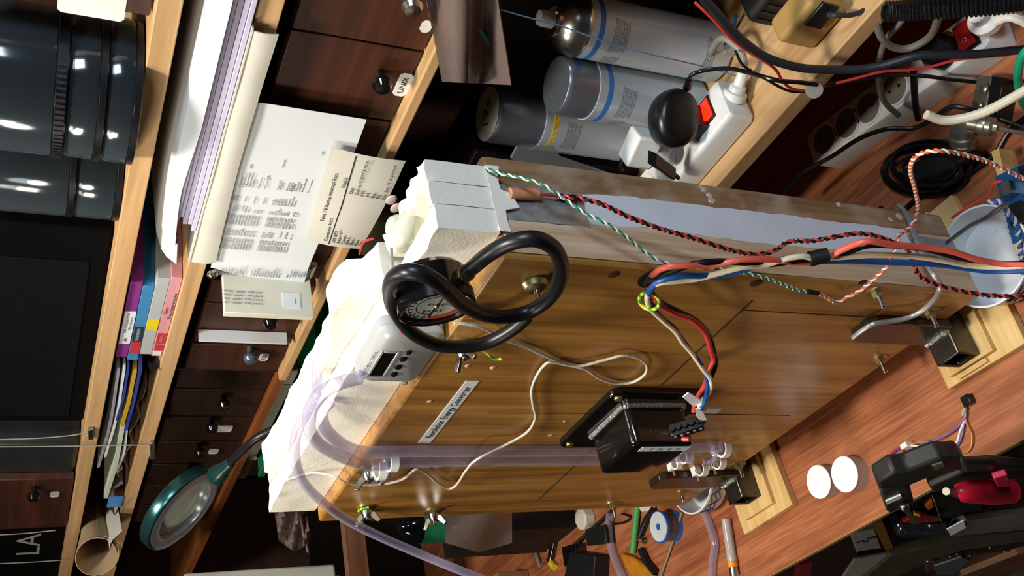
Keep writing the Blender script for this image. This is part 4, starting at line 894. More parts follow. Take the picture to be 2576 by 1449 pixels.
# hanging clips and strings
def hang(nm, pts, lab, r=.0009): return tag(build(M().tube(yv(pts), r, 6, 6), nm, mat('dull_string', '8a8578', .6)), lab, 'wire', 'wires strung across the shelf fronts')
hang('strung_wire', [(-10,1124,.635),(120,1123,.635),(260,1121,.635),(382,1119,.635)], 'thin wire strung across both shelf fronts to the lower metal clip')
hang('strung_wire', [(-10,1106,.636),(100,1102,.636),(180,1095,.636),(225,1086,.636)], 'thin wire strung to the upper metal clip')
hang('strung_wire', [(-10,1346,.636),(60,1342,.636),(140,1334,.636)], 'thin wire strung in front of the lettered case, upper one')
hang('strung_wire', [(-10,1418,.636),(80,1414,.636),(170,1408,.636)], 'thin wire strung in front of the lettered case, lower one')
def metalclip(p, q, lab):
    a, b = ys([p, q], .637); t = build(M().obb((a+b)/2, (b-a)/2, V((0,.0028,0)), V((0,0,.0035))), 'metal_clip', steel, bevel=.001); tag(t, lab, 'clip')
metalclip((229,1078), (229,1102), 'small bright metal clip under the edge of the upper shelf')
metalclip((384,1112), (384,1152), 'bright metal clip under the edge of the lower shelf')
metalclip((286,1370), (290,1420), 'dull metal clip under the lower shelf beside the paper roll')
build(M().lathe(AY((533,686), .637), (0,-1,0), [(.0035,-.003),(.006,0),(.007,.004),(.0055,.006),(0,.0065)], 20), 'x', steel) if False else None
kk = AY((533,686), .636); tag(build(M().lathe(kk, (0,-.9,-.3), [(.004,-.002),(.006,0),(.0062,.004),(.004,.006),(0,.0062)], 20), 'push_pin', steel), 'silver pin head beside the corner of the big envelope', 'pin')
# ------------------------------------------------------------------ envelopes and paper stack
def slabp(quad, y, t, d, nm, ma, lab, cat, n=10, bend=0, group=None): pass
# lower envelope: wide, overhanging the shelf, curled front lip
X0, X1 = -.922, -.42
g = []
for i in range(25):
    x = X0 + (X1-X0)*i/24; row = []
    for j, (y, z) in enumerate(((.90,.690),(.75,.690),(.66,.6895),(.630,.689),(.612,.6895),(.601,.6905),(.597,.692))):
        dz = 0
        row.append(V((x, y + (.004*math.sin(x*14) if j > 3 else 0), z + dz)))
    g.append(row)
en = thing('envelope', 'large cream white envelope lying lowest on the shelf under the lilac paper', 'envelope', (-.68, .75, .689))
m = M(); m.box(X0, -.575, .632, .90, .6885, .6900); build(m, 'back_panel', creamp, en)
fl = [[V((X0 + (-.578-X0)*i/24 , .6335 - .0020*math.sin(j/6*math.pi) + .0004*math.sin(i*.7), .6900 - (.0290 - .003*math.sin(i/24*3.1) - .006*(i/24))*j/6)) for j in range(7)] for i in range(25)]
build(M().sheet(fl, .0012), 'hanging_flap', creamp, en, angle=60)
build(M().prism([V(p) for p in ((X1,.645,.6885),(-.5755,.642,.6885),(-.5755,.90,.6885),(X1,.90,.6885))], (0,0,.0015)), 'inner_panel', mat('kraft_inside', 'a98a5c', .8), en)
st_ = thing('paper_stack', 'thick stack of lilac white paper between the two envelopes', 'paper stack', (-.62, .75, .6905))
for k_ in range(7):
    z_a = .6906 + .0048*k_; xo = -.868 + .004*k_ + .006*(k_ % 2); yo = .6345 + .0012*((k_*5) % 4)
    build(M().box(xo, -.40, yo, .885, z_a, z_a+.0044), 'sheaf', lilac, st_, .0006)
ev = thing('envelope', 'white envelope with a curled corner lying on top of the lilac paper', 'envelope', (-.68, .75, .73))
g = []
for i in range(31):
    s = i/30; x = -.945 + (.55)*s
    dr = -.020*max(0, (.28-s)/.28)**1.3; row = []
    for j, (y, z) in enumerate(((.88,.7285),(.75,.7285),(.68,.7290),(.655,.7285),(.642,.7275),(.634,.7260))):
        row.append(V((x + (.004*j if s < .1 else 0), y, z + dr*(j/5) + .0)))
    g.append(row)
build(M().sheet(g, .0014), 'top_sheet', whitep, ev, angle=50)
fl = [[g[i][5] + V((0, -.0006*k_, -.0030*k_*min(1,(.35+i/20)) + (.0004*k_)))  for k_ in range(7)] for i in range(31)]
build(M().sheet(fl, .0012), 'front_lip', whitep, ev, angle=50)
# ------------------------------------------------------------------ printed sheets hanging below
Ys = .6385
a, b, c, d = AY((530,672), Ys), AY((640,255), Ys), AY((922,300), Ys), AY((756,718), Ys)
def quadsheet(a, b, c, d, nx, nz_, fn, t):
    return M().sheet([[a.lerp(b, i/nx).lerp(d.lerp(c, i/nx), j/nz_) + V((0, fn(i/nx, j/nz_), 0)) for j in range(nz_+1)] for i in range(nx+1)], t)
s1 = thing('printed_sheet', 'large white printed sheet of dense figures hanging under the envelope', 'paper', (a+c)/2)
build(quadsheet(a, b, c, d, 24, 12, lambda u, v: -.004*v*v*math.sin(u*3.1) - (.010*max(0,(.15-u)/.15)*v), -.0004), 'sheet', whitep, s1, angle=60)
def on(u, v): return a.lerp(b, u).lerp(d.lerp(c, u), v) + V((0, -.004*v*v*math.sin(u*3.1) - (.010*max(0,(.15-u)/.15)*v) - .0009, 0))
inkp = mat('sheet_print', '70747c', .8)
rn = random.Random(11)
cols = [(.03,.10,'name'),(.19,.27,'num'),(.28,.33,'nn'),(.35,.42,'num'),(.43,.47,'nn'),(.49,.55,'w'),(.58,.66,'w')]
rows = 34
def word(k_):
    if k_ == 'num': return ''.join(rn.choice('0123456789') for _ in range(6)) + ' ' + ''.join(rn.choice('0123456789ABCDEF') for _ in range(4))
    if k_ == 'nn': return rn.choice(['N/A','100','512','1024','002','16','32'])
    if k_ == 'name': return ''.join(rn.choice('abcdeghilmnorstu') for _ in range(rn.randint(6, 11)))
    return rn.choice(['Normal','1001','USB','Burwax','Music?','None','RAM','Serial','Data'])
right = (b-a).normalized(); upv = (a-d).normalized()
block = M()
for ci, (u0, u1, kd) in enumerate(cols):
    body = []; 
    for r_i in range(rows):
        gap = (r_i in (11, 12, 24, 25)) or (kd in 'w' and rn.random() < .45) or (kd == 'nn' and rn.random() < .2)
        body.append('' if gap else word(kd))
    text('\n'.join(body), .0033, on(u0, .52), right, upv, inkp, s1, (b-a).length*(u1-u0), 'LEFT', 'print_column', .0004, .95)
for u, v, w in ((.80,.72,'USB'),(.74,.80,'USB'),(.66,.12,'1000'),(.62,.30,'USB'),(.70,.40,'Normal'),(.58,.55,'Music?')):
    text(w, .0036, on(u, v), right, upv, inkp, s1, None, 'LEFT', 'print_word', .0004)
Y2 = .631
e, f_, g_, h = AY((768,602), Y2), AY((833,369), Y2), AY((1020,402), Y2), AY((905,620), Y2)
s2_ = thing('key_table_sheet', 'smaller cream printed sheet listing startup keys in front of the big sheet', 'paper', (e+g_)/2)
build(quadsheet(e, f_, g_, h, 16, 10, lambda u, v: -.006*v*math.sin(u*2.6+.4) - .003*math.sin(v*3), -.0004), 'sheet', creamp, s2_, angle=60)
def on3(u, v): return e.lerp(f_, u).lerp(h.lerp(g_, u), v) + V((0, -.006*v*math.sin(u*2.6+.4) - .003*math.sin(v*3) - .0009, 0))
r3, u3 = (f_-e).normalized(), (e-h).normalized(); Wd = (f_-e).length
text('Table 7.8 Startup Interrupt Keys', .0062, on3(.52, .16), r3, u3, ink, s2_, Wd*.52)
text('Computer BIOS', .0062, on3(.05, .33), r3, u3, ink, s2_, Wd*.27, 'LEFT'); text('Key(s)', .0062, on3(.66, .30), r3, u3, ink, s2_, None, 'LEFT')
p_, q_ = on3(.02,.40), on3(.98,.30); tt_ = (q_-p_).normalized(); nn_ = V((-tt_.z,0,tt_.x))*.0005
build(M().prism([on3(.02,.40)-nn_, on3(.5,.37)-nn_, on3(.98,.33)-nn_, on3(.98,.33)+nn_, on3(.5,.37)+nn_, on3(.02,.40)+nn_], (0,-.0003,0)), 'rule', ink, s2_)
for i, (l_, k_) in enumerate((('AMI BIOS','Del'),('Award BIOS','Del or Ctrl+Alt+Esc'),('Compaq','F10'),('IBM Aptivas and Thinkpads','F1'),('Microid Research (MR BIOS)','Esc'),('Phoenix BIOS','F2'),('Toshiba notebooks/laptops','Esc, then F1 at prompt'))):
    v = .47+.082*i
    text(l_, .0056, on3(.05, v), r3, u3, ink, s2_, None, 'LEFT'); text(k_, .0056, on3(.62, v-.035), r3, u3, ink, s2_, min(Wd*.36, .0029*len(k_)), 'LEFT')
# ------------------------------------------------------------------ boxes of sheets on the shelf
def cbox(nm, x0, x1, z0, z1, ma, lab, y=.645, dep=.27, bev=.0006):
    t = thing(nm, lab, 'box', ((x0+x1)/2, y, z0), 'flat boxes between the shelves'); build(M().box(x0, x1, y, y+dep, z0, z1), 'carton', ma, t, bev); return t
pink, purp, blu, gry = mat('pink_card','c98d94',.5,0,.04), mat('purple_card','7e2f7c',.45,0,.06), mat('blue_card','3f7fb0',.3,0,.1), mat('light_grey_card','a9adae',.5,0,.03)
redk = mat('red_print','b8303a',.5)
px0, px1 = -1.156, -.973
P_ = cbox('flat_box', px0, px1, .6885, .7010, pink, 'pink carton of transparency sheets lowest in the pile on the shelf')
G_ = cbox('flat_box', px0+.004, px1-.003, .7013, .7155, gry, 'light grey carton with a yellow sticker between the blue and pink cartons')
B_ = cbox('flat_box', px0-.012, px1-.022, .7158, .7285, blu, 'blue shiny carton under the purple carton')
U_ = cbox('flat_box', px0-.004, px1-.015, .7290, .7425, purp, 'purple carton with white label on top of the pile')
yy = .645-.0004
text('Xerox', .0058, (-1.045, yy, .6970), (1,0,0), (0,0,1), ink, P_, None, 'CENTER'); text('Transparencies', .0058, (-1.035, yy, .6915), (1,0,0), (0,0,1), ink, P_, .058)
build(M().box(px0+.004, px0+.014, yy-.0004, yy+.0003, .6900, .6995), 'white_mark', whitep, P_); r_b = build(M().box(px0+.016, px0+.030, yy-.0004, yy+.0003, .6895, .6995), 'red_mark', redk, P_); r_b2 = build(M().box(px0+.033, px0+.058, yy-.0004, yy+.0003, .6895, .6995), 'red_mark', redk, P_)
text('XEROX', .005, (px0+.0455, yy-.0004, .6945), (1,0,0), (0,0,1), pink, r_b2, .020)
text('100 A4 Sheets (210 x 297 mm)', .0050, (px1+.0004, .735, .6950), (0,1,0), (0,0,1), ink, P_, .14)
build(M().box(-1.092, -1.066, yy-.0003, yy+.0003, .7020, .7150), 'yellow_sticker', mat('yellow_sticker','d8c020',.5), G_)
m = M(); rn = random.Random(2)
for (xa, xb, za, zb, mm, nm) in ((-1.150,-1.120,.7165,.7278,redk,'red_print'),(-1.120,-1.085,.7170,.7275,mat('dark_print','26303c',.5),'dark_print')): build(M().box(xa, xb, yy-.0003, yy+.0003, za, zb), nm, mm, B_)
text('TRANSPARENCY', .0058, (-1.1025, yy-.0003, .7222), (1,0,0), (0,0,1), gry, B_, .030)
wl = build(M().box(-1.126, -1.050, yy-.0003, yy+.0003, .7295, .7420), 'white_label', whitep, U_)
text('100 transparents\nfilm sheets', .0045, (-1.077, yy-.0003, .7357), (1,0,0), (0,0,1), inkgrey, wl, .045); text('A4', .006, (-1.116, yy-.0003, .7352), (1,0,0), (0,0,1), ink, wl)
# ------------------------------------------------------------------ folders and plastic left of the cartons
def leaf(nm, x0, x1, z, yf, ma, lab, t_=.002, sag=.0, tilt=0, cat='folder'):
    g = [[V((x0+(x1-x0)*i/12, y, z + tilt*(i/12) - sag*math.sin(i/12*math.pi)*((.95-y)/.35) + .0003*math.sin(i*.8))) for y in (.95,.80,.70,.66,yf)] for i in range(13)]
    return tag(build(M().sheet(g, t_), nm, ma, angle=50), lab, cat, 'folders and papers left of the cartons')
dblu, dyel = mat('blue_folder','2f3f8a',.45,0,.08), mat('yellow_folder','b89a2c',.5,0,.06)
leaf('grey_folder', -1.50, -1.19, .738, .642, mat('grey_folder','8f8a90',.6,0,.06), 'pale grey folder on top of the folder pile', .0035, .004)
leaf('white_folder', -1.46, -1.185, .7315, .641, whitep, 'white sheet second in the folder pile', .003, .004)
leaf('blue_folder', -1.33, -1.18, .7270, .638, dblu, 'dark blue folder above the yellow folder', .0026, .002)
leaf('yellow_folder', -1.345, -1.185, .7195, .636, dyel, 'yellow folder between two blue ones', .0045, .001)
leaf('blue_folder', -1.36, -1.18, .7135, .637, dblu, 'dark blue folder below the yellow folder', .0045, .001)
leaf('pale_green_paper', -1.62, -1.345, .719, .640, mat('pale_green_paper','b9c4ae',.7,0,.05), 'pale green paper at the left of the folder pile', .006, .003)
leaf('white_paper_fold', -1.52, -1.37, .7105, .642, whitep, 'folded white paper below the pale green paper', .003, .004)
tag(build(M().tube([V((-1.175,.64,.6955)), V((-1.24,.70,.701)), V((-1.33,.80,.704))], .006, 10, 6), 'black_tube', blk), 'black tube sticking out below the folders', 'tube')
g = [[V((-1.20-.03*i, y, .6945+.009*abs(math.sin(i*1.1+y*8))+.004*math.sin(i*2.3))) for y in (.90,.80,.70,.66,.645,.641)] for i in range(11)]
tag(build(M().sheet(g, .0005), 'plastic_sleeve', bagm, angle=80), 'crumpled clear plastic sleeve on the lower shelf below the folders', 'sleeve')
g = [[V((-1.50-.02*i, y, .690+.018*abs(math.sin(i*.9+y*6)))) for y in (.90,.80,.70,.66,.640)] for i in range(11)]
bp_ = build(M().sheet(g, .0006), 'plastic_pack', bagm, angle=80); tag(bp_, 'clear plastic pack with a blue label beside the paper roll', 'pack')
build(M().box(-1.655, -1.61, .638, .6388, .690, .712), 'blue_label', mat('blue_label','3a78b8',.4), bp_)
# ------------------------------------------------------------------ paper roll
c0_, c1_ = AY((226,1400), .565), AY((236,1165), .90)
c0_.z = .7235; c1_.z = .7130
ra = (c1_-c0_).normalized(); rl = thing('paper_roll', 'rolled brown cream paper sticking out over the shelf edge at the far left', 'paper roll', c0_)
rollm = mat('roll_paper', 'b39a78', .75, 0, .06, 20); m = M(); _, u_, w_ = perp(ra)
outer, gg2 = [], []
for s in (0, .1, .2, .5, 1):
    row = []
    for i in range(41):
        a_ = 2*math.pi*1.25*i/40; rr = .0345 - .0045*i/40 - .0090*min(1, s/.2) - .003*s
        row.append(c0_.lerp(c1_, s) + (u_*math.cos(a_) + w_*math.sin(a_))*rr)
    gg2.append(row)
build(M().sheet(gg2, .0009), 'rolled_sheet', rollm, rl, angle=60)
fl = [[c0_.lerp(c1_, s) + V((.0345 - .009*min(1, s/.2) + .009*k_, .004*k_ , -.016 - .003*k_ + .004*math.sin(k_))) for k_ in range(5)] for s in (0,.1,.2,.5,1)]
build(M().sheet(fl, .0009), 'loose_flap', creamp, rl, angle=60)
# ------------------------------------------------------------------ white barcode carton and paper edge
cxx = AY((560,785), .585); qz1 = AY((565,786), .585).z; qz0 = AY((790,796), .585).z; X_ = (AY((565,786), .585).x + AY((790,796), .585).x)/2
ct = thing('barcode_carton', 'thin white carton with barcode standing out between two brown drawers', 'carton', (X_, .60, qz0))
build(M().box(X_-.009, X_, .585, .70, qz0, qz1), 'carton', mat('off_white_card','c8c6b4',.7,0,.04), ct, .0006)
lbq = [AX(p, X_) for p in ((700,735),(762,740),(765,778),(703,775))]; y0_, y1_ = min(v.y for v in lbq), max(v.y for v in lbq); z0_, z1_ = min(v.z for v in lbq)+.004, max(v.z for v in lbq)-.004
lb = build(M().box(X_, X_+.0005, y0_, y1_, z0_, z1_), 'barcode_label', whitep, ct)
for i in range(14): build(M().box(X_+.0005, X_+.0009, y0_+.007, y1_-.007, z0_+.006+(z1_-z0_-.020)*i/14, z0_+.006+(z1_-z0_-.020)*(i+.35+.3*(i%3==0))/14), 'bar', ink, lb)
for v in range(4): text('printer paper 100 pieces'[v:v+22], .004, AX((610,745), X_+.0004)+V((0,.006-.005*v,0)), (0,0,-1), (0,1,0), inkgrey, ct, .045)
p = AY((500,853), .641); q = AY((722,860), .641)
tag(build(M().box((p.x+q.x)/2-.0016, (p.x+q.x)/2+.0016, .638, .654, q.z+.0, p.z), 'paper_edge', whitep), 'white card edge standing upright between two brown drawers', 'card')
# ------------------------------------------------------------------ magnifier lamp
mc = AY((466,1284), .5); mn = V((.2367,-.7286,-.6428)).normalized()
mg = thing('magnifier_lamp', 'round teal and silver magnifier on a black gooseneck in front of the shelves', 'magnifier', mc)
tealm = mat('teal_metal', '34605f', .22, .8, .06, 30)
build(M().ring(mc, mn, [(.0605,-.017),(.0635,-.015),(.0645,-.004),(.0630,0),(.0600,.001),(.0605,-.004)], 64), 'rim', tealm, mg)
build(M().ring(mc, mn, [(.0605,-.004),(.0600,.001),(.0520,.0025),(.0450,.0010),(.0440,-.004),(.0440,-.012),(.0475,-.012)], 64), 'light_ring', mat('silver_ring', 'a8a8b0', .22, .5, .05), mg)
build(M().lathe(mc - mn*.009, mn, [(.0001,-.0045),(.025,-.003),(.0437,0),(.0437,.001),(.025,.004),(0,.0055)], 48), 'lens', clear('lens_glass', 'dfeee6', .02, .8), mg)
nk = yv([(548,1193,.506),(575,1168,.508),(605,1138,.51),(640,1106,.512),(680,1085,.516),(725,1072,.520),(790,1062,.524),(880,1060,.53)])
d_ = (nk[1]-nk[0]).normalized(); build(M().lathe(nk[0]-d_*.006, d_, [(.012,0),(.013,.006),(.011,.016),(.008,.026),(.0075,.036),(.0062,.040)], 24), 'joint', mat('dark_teal_plastic','14302f',.3), mg)
build(M().tube(nk, .0052, 12, 10), 'gooseneck', rubber, mg)
x9 = nk[-1]; build(M().tube([x9, V((x9.x+.10, .53, x9.z-.06)), V((x9.x+.16, .535, .32)), V((x9.x+.17, .535, .2)), V((x9.x+.17, .53, .04))], .0052, 12, 8), 'gooseneck', rubber, mg)
build(M().lathe((x9.x+.17, .53, .0005), (0,0,1), [(.045,0),(.045,.012),(.030,.020),(.008,.024),(.008,.045),(0,.045)], 32), 'stand_base', blk, mg)
# ------------------------------------------------------------------ things in the recess under the pine shelf
grn = mat('green_plastic', '1f7a44', .4, 0, .06)
gb = thing('green_tray', 'green plastic tray with a lit front edge behind the foam', 'tray', (-1.4, .75, .34))
gx0, gx1, gt = -1.60, -1.20, .474
build(M().box(gx0, gx1, .672, .676, .34, gt), 'front_wall', mat('shaded_green_plastic', '14502e', .45, 0, .06), gb); build(M().box(gx0, gx1, .676, .88, .34, .344), 'floor_panel', grn, gb); build(M().box(gx0, gx1, .88, .884, .34, gt), 'rear_wall', grn, gb)  # front wall: same green plastic with the shade put into its colour
build(M().box(gx0-.004, gx0, .672, .884, .34, gt), 'side_wall', grn, gb); build(M().box(gx1, gx1+.004, .672, .884, .34, gt), 'side_wall', grn, gb); build(M().box(gx0-.006, gx1+.006, .664, .6718, gt-.010, gt+.001), 'rim', grn, gb, .001)
build(M().box(gx0+.01, gx1-.01, .70, .86, .1805, .3395), 'pedestal', darkw, gb)
wtray = mat('ivory_plastic', 'b0ad9c', .5, 0, .05)
wv_ = thing('ivory_case', 'ivory plastic case lying on the green tray below the orange shelf', 'case', (-1.5, .78, gt+.002))
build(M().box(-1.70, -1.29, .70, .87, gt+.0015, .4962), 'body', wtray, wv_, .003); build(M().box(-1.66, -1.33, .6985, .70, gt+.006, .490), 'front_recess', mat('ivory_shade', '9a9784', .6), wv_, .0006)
build(M().cyl((-1.60,.6984,.482), (-1.60,.6960,.482), .007, None, 20), 'dial', wtray, wv_)
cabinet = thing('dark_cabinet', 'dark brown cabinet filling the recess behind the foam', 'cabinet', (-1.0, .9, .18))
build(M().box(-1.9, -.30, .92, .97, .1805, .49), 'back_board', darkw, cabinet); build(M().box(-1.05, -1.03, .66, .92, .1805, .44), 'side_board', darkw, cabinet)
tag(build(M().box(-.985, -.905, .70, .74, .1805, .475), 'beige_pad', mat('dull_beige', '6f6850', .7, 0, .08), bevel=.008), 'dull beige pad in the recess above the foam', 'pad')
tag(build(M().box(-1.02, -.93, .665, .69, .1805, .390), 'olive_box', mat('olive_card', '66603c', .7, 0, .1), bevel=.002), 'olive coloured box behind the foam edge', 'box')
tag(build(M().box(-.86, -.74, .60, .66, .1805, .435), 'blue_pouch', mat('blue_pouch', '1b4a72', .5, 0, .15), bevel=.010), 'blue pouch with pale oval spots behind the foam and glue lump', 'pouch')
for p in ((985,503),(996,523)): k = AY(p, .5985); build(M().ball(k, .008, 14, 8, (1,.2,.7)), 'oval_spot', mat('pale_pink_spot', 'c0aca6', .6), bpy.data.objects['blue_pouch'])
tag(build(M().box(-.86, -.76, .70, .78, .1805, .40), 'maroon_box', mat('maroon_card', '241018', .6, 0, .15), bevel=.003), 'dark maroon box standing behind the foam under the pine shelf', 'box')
for q, ma, lab in ((((905,640),(915,610),(940,600)), red, 'short red wire end in the recess beside the blue pouch'), (((885,655),(915,660),(935,680)), orange, 'short orange wire end in the recess beside the blue pouch')):
    tag(build(M().tube(ys(q, .595), .0014, 6, 6), 'loose_wire', ma), lab, 'wire')
tag(build(M().box(-1.82, -1.70, .70, .80, .181, .40), 'navy_box', mat('navy_black', '10121c', .7, 0, .1), bevel=.004), 'navy black box behind the magnifier', 'box')
# pale boxes at the bottom left
iv = mat('ivory_box', 'b3b0a4', .6, 0, .04)
w0, w1 = AY((462,1410), .52), AY((832,1398), .52)
pb = thing('pale_case', 'pale grey two step plastic case at the bottom edge left of the wooden batten', 'case', (w0.x, .5, w1.z))
build(M().box(w0.x-.30, w0.x, .40, .50, w1.z, w0.z), 'upper_case', iv, pb, .004); w2 = AY((860,1427), .50); build(M().box(w0.x-.30, w0.x-.03, .385, .49, w2.z, w1.z-.0005), 'lower_case', iv, pb, .004)
build(M().box(w0.x, w0.x+.0006, .405, .478, w1.z+.02, w0.z-.03), 'seam', mat('seam_grey', '6c6a62', .7), pb)
build(M().box(w0.x-.296, w0.x-.262, .39, .48, .0005, w2.z-.0005), 'plinth', darkw, pb)
# translucent bag hanging under the foam end
g = [[AY((690+8*i+ (2*j), 1285+(105-6*abs(i-5))*j/6), .50 + .01*math.sin(i*1.4+j)) for j in range(7)] for i in range(11)]
b3 = build(M().sheet(g, .0005), 'small_parts_bag', bagm, angle=80); tag(b3, 'small clear bag of parts hanging below the left foam end', 'bag')
build(M().tube(ys([(752,1285),(763,1340),(775,1388)], .497), .0018, 8, 6), 'seal_strip', mat('seal_grey','8f8c82',.5), b3)
# ------------------------------------------------------------------ wooden pads, cups, caps on the bench
padm = wood('pad_wood', 'e0bd80', 'c09858', 'Y', 1.2, .55)
def pad(pl, nm, lab, step):
    t = thing(nm, lab, 'wood pad', (sum(p[0] for p in pl)/len(pl), sum(p[1] for p in pl)/len(pl), .0003))
    build(M().prism([V((x,y,.0003)) for x, y in pl], (0,0,.0095)), 'lower_board', padm, t, .0006)
    build(M().prism([V((x,y,.0100)) for x, y in step], (0,0,.0058)), 'upper_board', padm, t, .0005)
    return t
a, b, c = AZ((2405,972), .0003), AZ((2600,857), .0003), AZ((2548,755), .0003)
pad([(-.616,.331),(-.518,.329),(-.516,.395),(-.516,.50),(-.616,.50)], 'wooden_pad', 'pale wooden pad with broken edge under the right steel foot', [(-.604,.3385),(-.548,.3375),(-.546,.50),(-.602,.50)])
pad([(-.983,.313),(-.882,.314),(-.885,.380),(-.888,.50),(-.985,.50)], 'wooden_pad', 'pale wooden pad under the left steel foot', [(-.966,.326),(-.908,.326),(-.909,.50),(-.966,.50)])
tag(build(M().prism([V((x,y,.0100)) for x,y in ((-.596,.3325),(-.560,.332),(-.561,.3368),(-.596,.3370))], (0,0,.0028)), 'wood_splinter', padm), 'loose wood splinter on the pad before the right foot', 'splinter')
cupm = mat('cup_plastic', 'dfe3e6', .3, 0, .02); scrib = mat('blue_scribble', '3a3a6c', .6)
def cup(c, r, h, lab, a0, a1):
    t = thing('plastic_cup', lab, 'cup', (c[0], c[1], .0101))
    build(M().ring((c[0],c[1],.0101), (0,0,1), [(.0001,0),(r*.93,0),(r,h-.003),(r*1.02,h-.003),(r*1.02,h),(r*.98,h),(r*.975,h-.004),(r*.91,.0016),(.0001,.0016)], 56), 'cup_wall', cupm, t)
    rn = random.Random(int(h*1e4)); 
    for i in range(3):
        pts = []
        for k_ in range(14):
            a = math.radians(a0+(a1-a0)*k_/13); z = .0101 + h*(.35+.2*i) + h*.11*math.sin(k_*2.1+i); rr = r*(.93+.07*(z-.0101)/h)+.0006; pts.append((c[0]+rr*math.cos(a), c[1]+rr*math.sin(a), z))
        build(M().tube(pts, .0007, 5, 4), 'ink_scribble', scrib, t)
    return t
cup((-.498,.410), .048, .0295, 'white plastic cup standing below the right lower corner of the box', -95, 40)
cup((-1.020,.408), .048, .0295, 'white plastic cup standing below the left lower corner of the box', -100, 0)
capw = mat('cap_top_white', 'f4f4f2', .35, 0, .01); caps_ = mat('cap_side_beige', 'b59c8c', .5, 0, .04)
def capm_(p, h, r, lab):
    c = AZ(p, h); t = thing('bottle_lid', lab, 'cap', (c.x, c.y, .0002), 'white caps on the bench')
    build(M().lathe((c.x,c.y,.0002), (0,0,1), [(r*.97,0),(r*.98,h-.0012)], 40), 'side', caps_, t)
    build(M().lathe((c.x,c.y,h-.0012), (0,0,1), [(r*1.0,0),(r*1.0,.0006),(r*.97,.0012),(0,.0012)], 40), 'top_disc', capw, t)
capm_((2058,1212), .0165, .0192, 'round white topped cap on the bench, the one beside the left wooden pad')
capm_((2123,1193), .0180, .0200, 'round white topped cap on the bench, the one nearer the black clamp')
# small harness
dk = AZ((2435,1010), .004); hz = thing('small_connector', 'tiny black connector with pale end on the bench edge wires', 'connector', (dk.x,dk.y,.0003))
build(M().box(dk.x-.004, dk.x+.006, dk.y-.004, dk.y+.006, .0003, .0085), 'shell', blk, hz, .001); build(M().cyl((dk.x-.005,dk.y-.004,.005),(dk.x-.012,dk.y-.009,.004), .0022, None, 8), 'pale_end', mat('pale_solder','a89a80',.5), hz)
def bwire(pts, r, ma, lab, nm='thin_wire'): return tag(build(M().tube([AZ(p[:2], p[2]) for p in pts], r, 8, 8), nm, ma), lab, 'wire', 'thin wires of the small harness')
bwire([(2424,1022,.004),(2428,1050,.003),(2415,1085,.004),(2405,1115,.005),(2380,1127,.005),(2340,1122,.005),(2310,1122,.006),(2288,1120,.007)], .0011, wht, 'thin white wire of the bench harness')
bwire([(2428,1024,.004),(2430,1060,.003),(2445,1095,.003),(2440,1130,.003),(2415,1140,.003),(2380,1120,.005),(2330,1110,.006),(2288,1118,.007)], .0010, mat('ochre_wire','b8762c',.4), 'thin ochre wire of the bench harness')
bwire([(2426,1024,.004),(2428,1050,.004),(2395,1085,.006),(2350,1108,.006),(2300,1115,.006),(2284,1120,.007)], .0009, purplew, 'thin violet wire of the bench harness, upper')
bwire([(2428,1052,.003),(2415,1110,.003),(2390,1135,.002),(2340,1142,.002),(2300,1130,.004),(2284,1121,.007)], .0009, purplew, 'thin violet wire of the bench harness, lower')
bwire([(2280,1121,.007),(2255,1130,.014),(2232,1155,.025),(2222,1190,.035),(2225,1212,.042)], .0011, mat('pink_wire','d0305a',.4), 'thin pink wire from the white clip to the black clamp')
bwire([(2280,1123,.007),(2258,1133,.013),(2235,1158,.024),(2225,1190,.034),(2229,1214,.041)], .0011, blue, 'thin blue wire from the white clip to the black clamp')
k = AZ((2282,1121), .007); tag(build(M().obb(k, V((.0045,0,0)), V((0,.003,0)), V((0,0,.006))), 'wire_clip', white, bevel=.001), 'small white clip holding the harness wires', 'clip')
# ------------------------------------------------------------------ things on the left of the bench
ro = AZ((1657,1325), .026); rl = thing('solder_reel', 'blue solder reel with white label lying on the bench', 'reel', (ro.x, ro.y, .0003))
bluep = mat('blue_reel_plastic', '1f5fb8', .3, 0, .05)
R_ = .0225
build(M().lathe((ro.x,ro.y,.0003), (0,0,1), [(R_,0),(R_,.002),(R_*.97,.003),(R_*.97,.004)], 40), 'lower_flange', bluep, rl); build(M().lathe((ro.x,ro.y,.0043), (0,0,1), [(R_*.9,0),(R_*.9,.018)], 36), 'solder_coil', mat('solder_wire','6b7078',.35,.7,.2,200), rl)
build(M().lathe((ro.x,ro.y,.0223), (0,0,1), [(R_,0),(R_,.0035),(R_*.95,.0042),(0,.0042)], 40), 'upper_flange', bluep, rl)
build(M().ring((ro.x,ro.y,.0265), (0,0,1), [(R_*.22,0),(R_*.92,0),(R_*.92,.0004),(R_*.22,.0004)], 40), 'white_label', whitep, rl)
def bitem(nm, pts, r, ma, lab, cat, group=None): return tag(build(M().tube([AZ(p[:2], p[2]) for p in pts], r, 12, 8), nm, ma), lab, cat, group)
bitem('green_pencil', [(1604,1272,.006),(1592,1390,.006)], .0050, mat('grass_green_rod','4f9a58',.4), 'light green rod lying on the bench beside the solder reel', 'pencil')
bitem('tool_grip', [(1645,1280,.006),(1625,1310,.006),(1608,1350,.006)], .0048, rubber, 'black rubber tool handle lying behind the solder reel', 'handle')
bitem('tool_grip', [(1612,1382,.007),(1628,1415,.007),(1648,1440,.007)], .0052, rubber, 'black rubber tool handle in front of the solder reel', 'handle')
q = zs([(1573,1390),(1600,1398),(1640,1425),(1665,1460),(1610,1460),(1585,1425)], .0008)
tag(build(M().prism(q, (0,0,.010)), 'ochre_handle', mat('ochre_grip','b5761e',.45,0,.15,50), bevel=.003), 'worn ochre plastic tool handle at the bottom edge', 'handle')
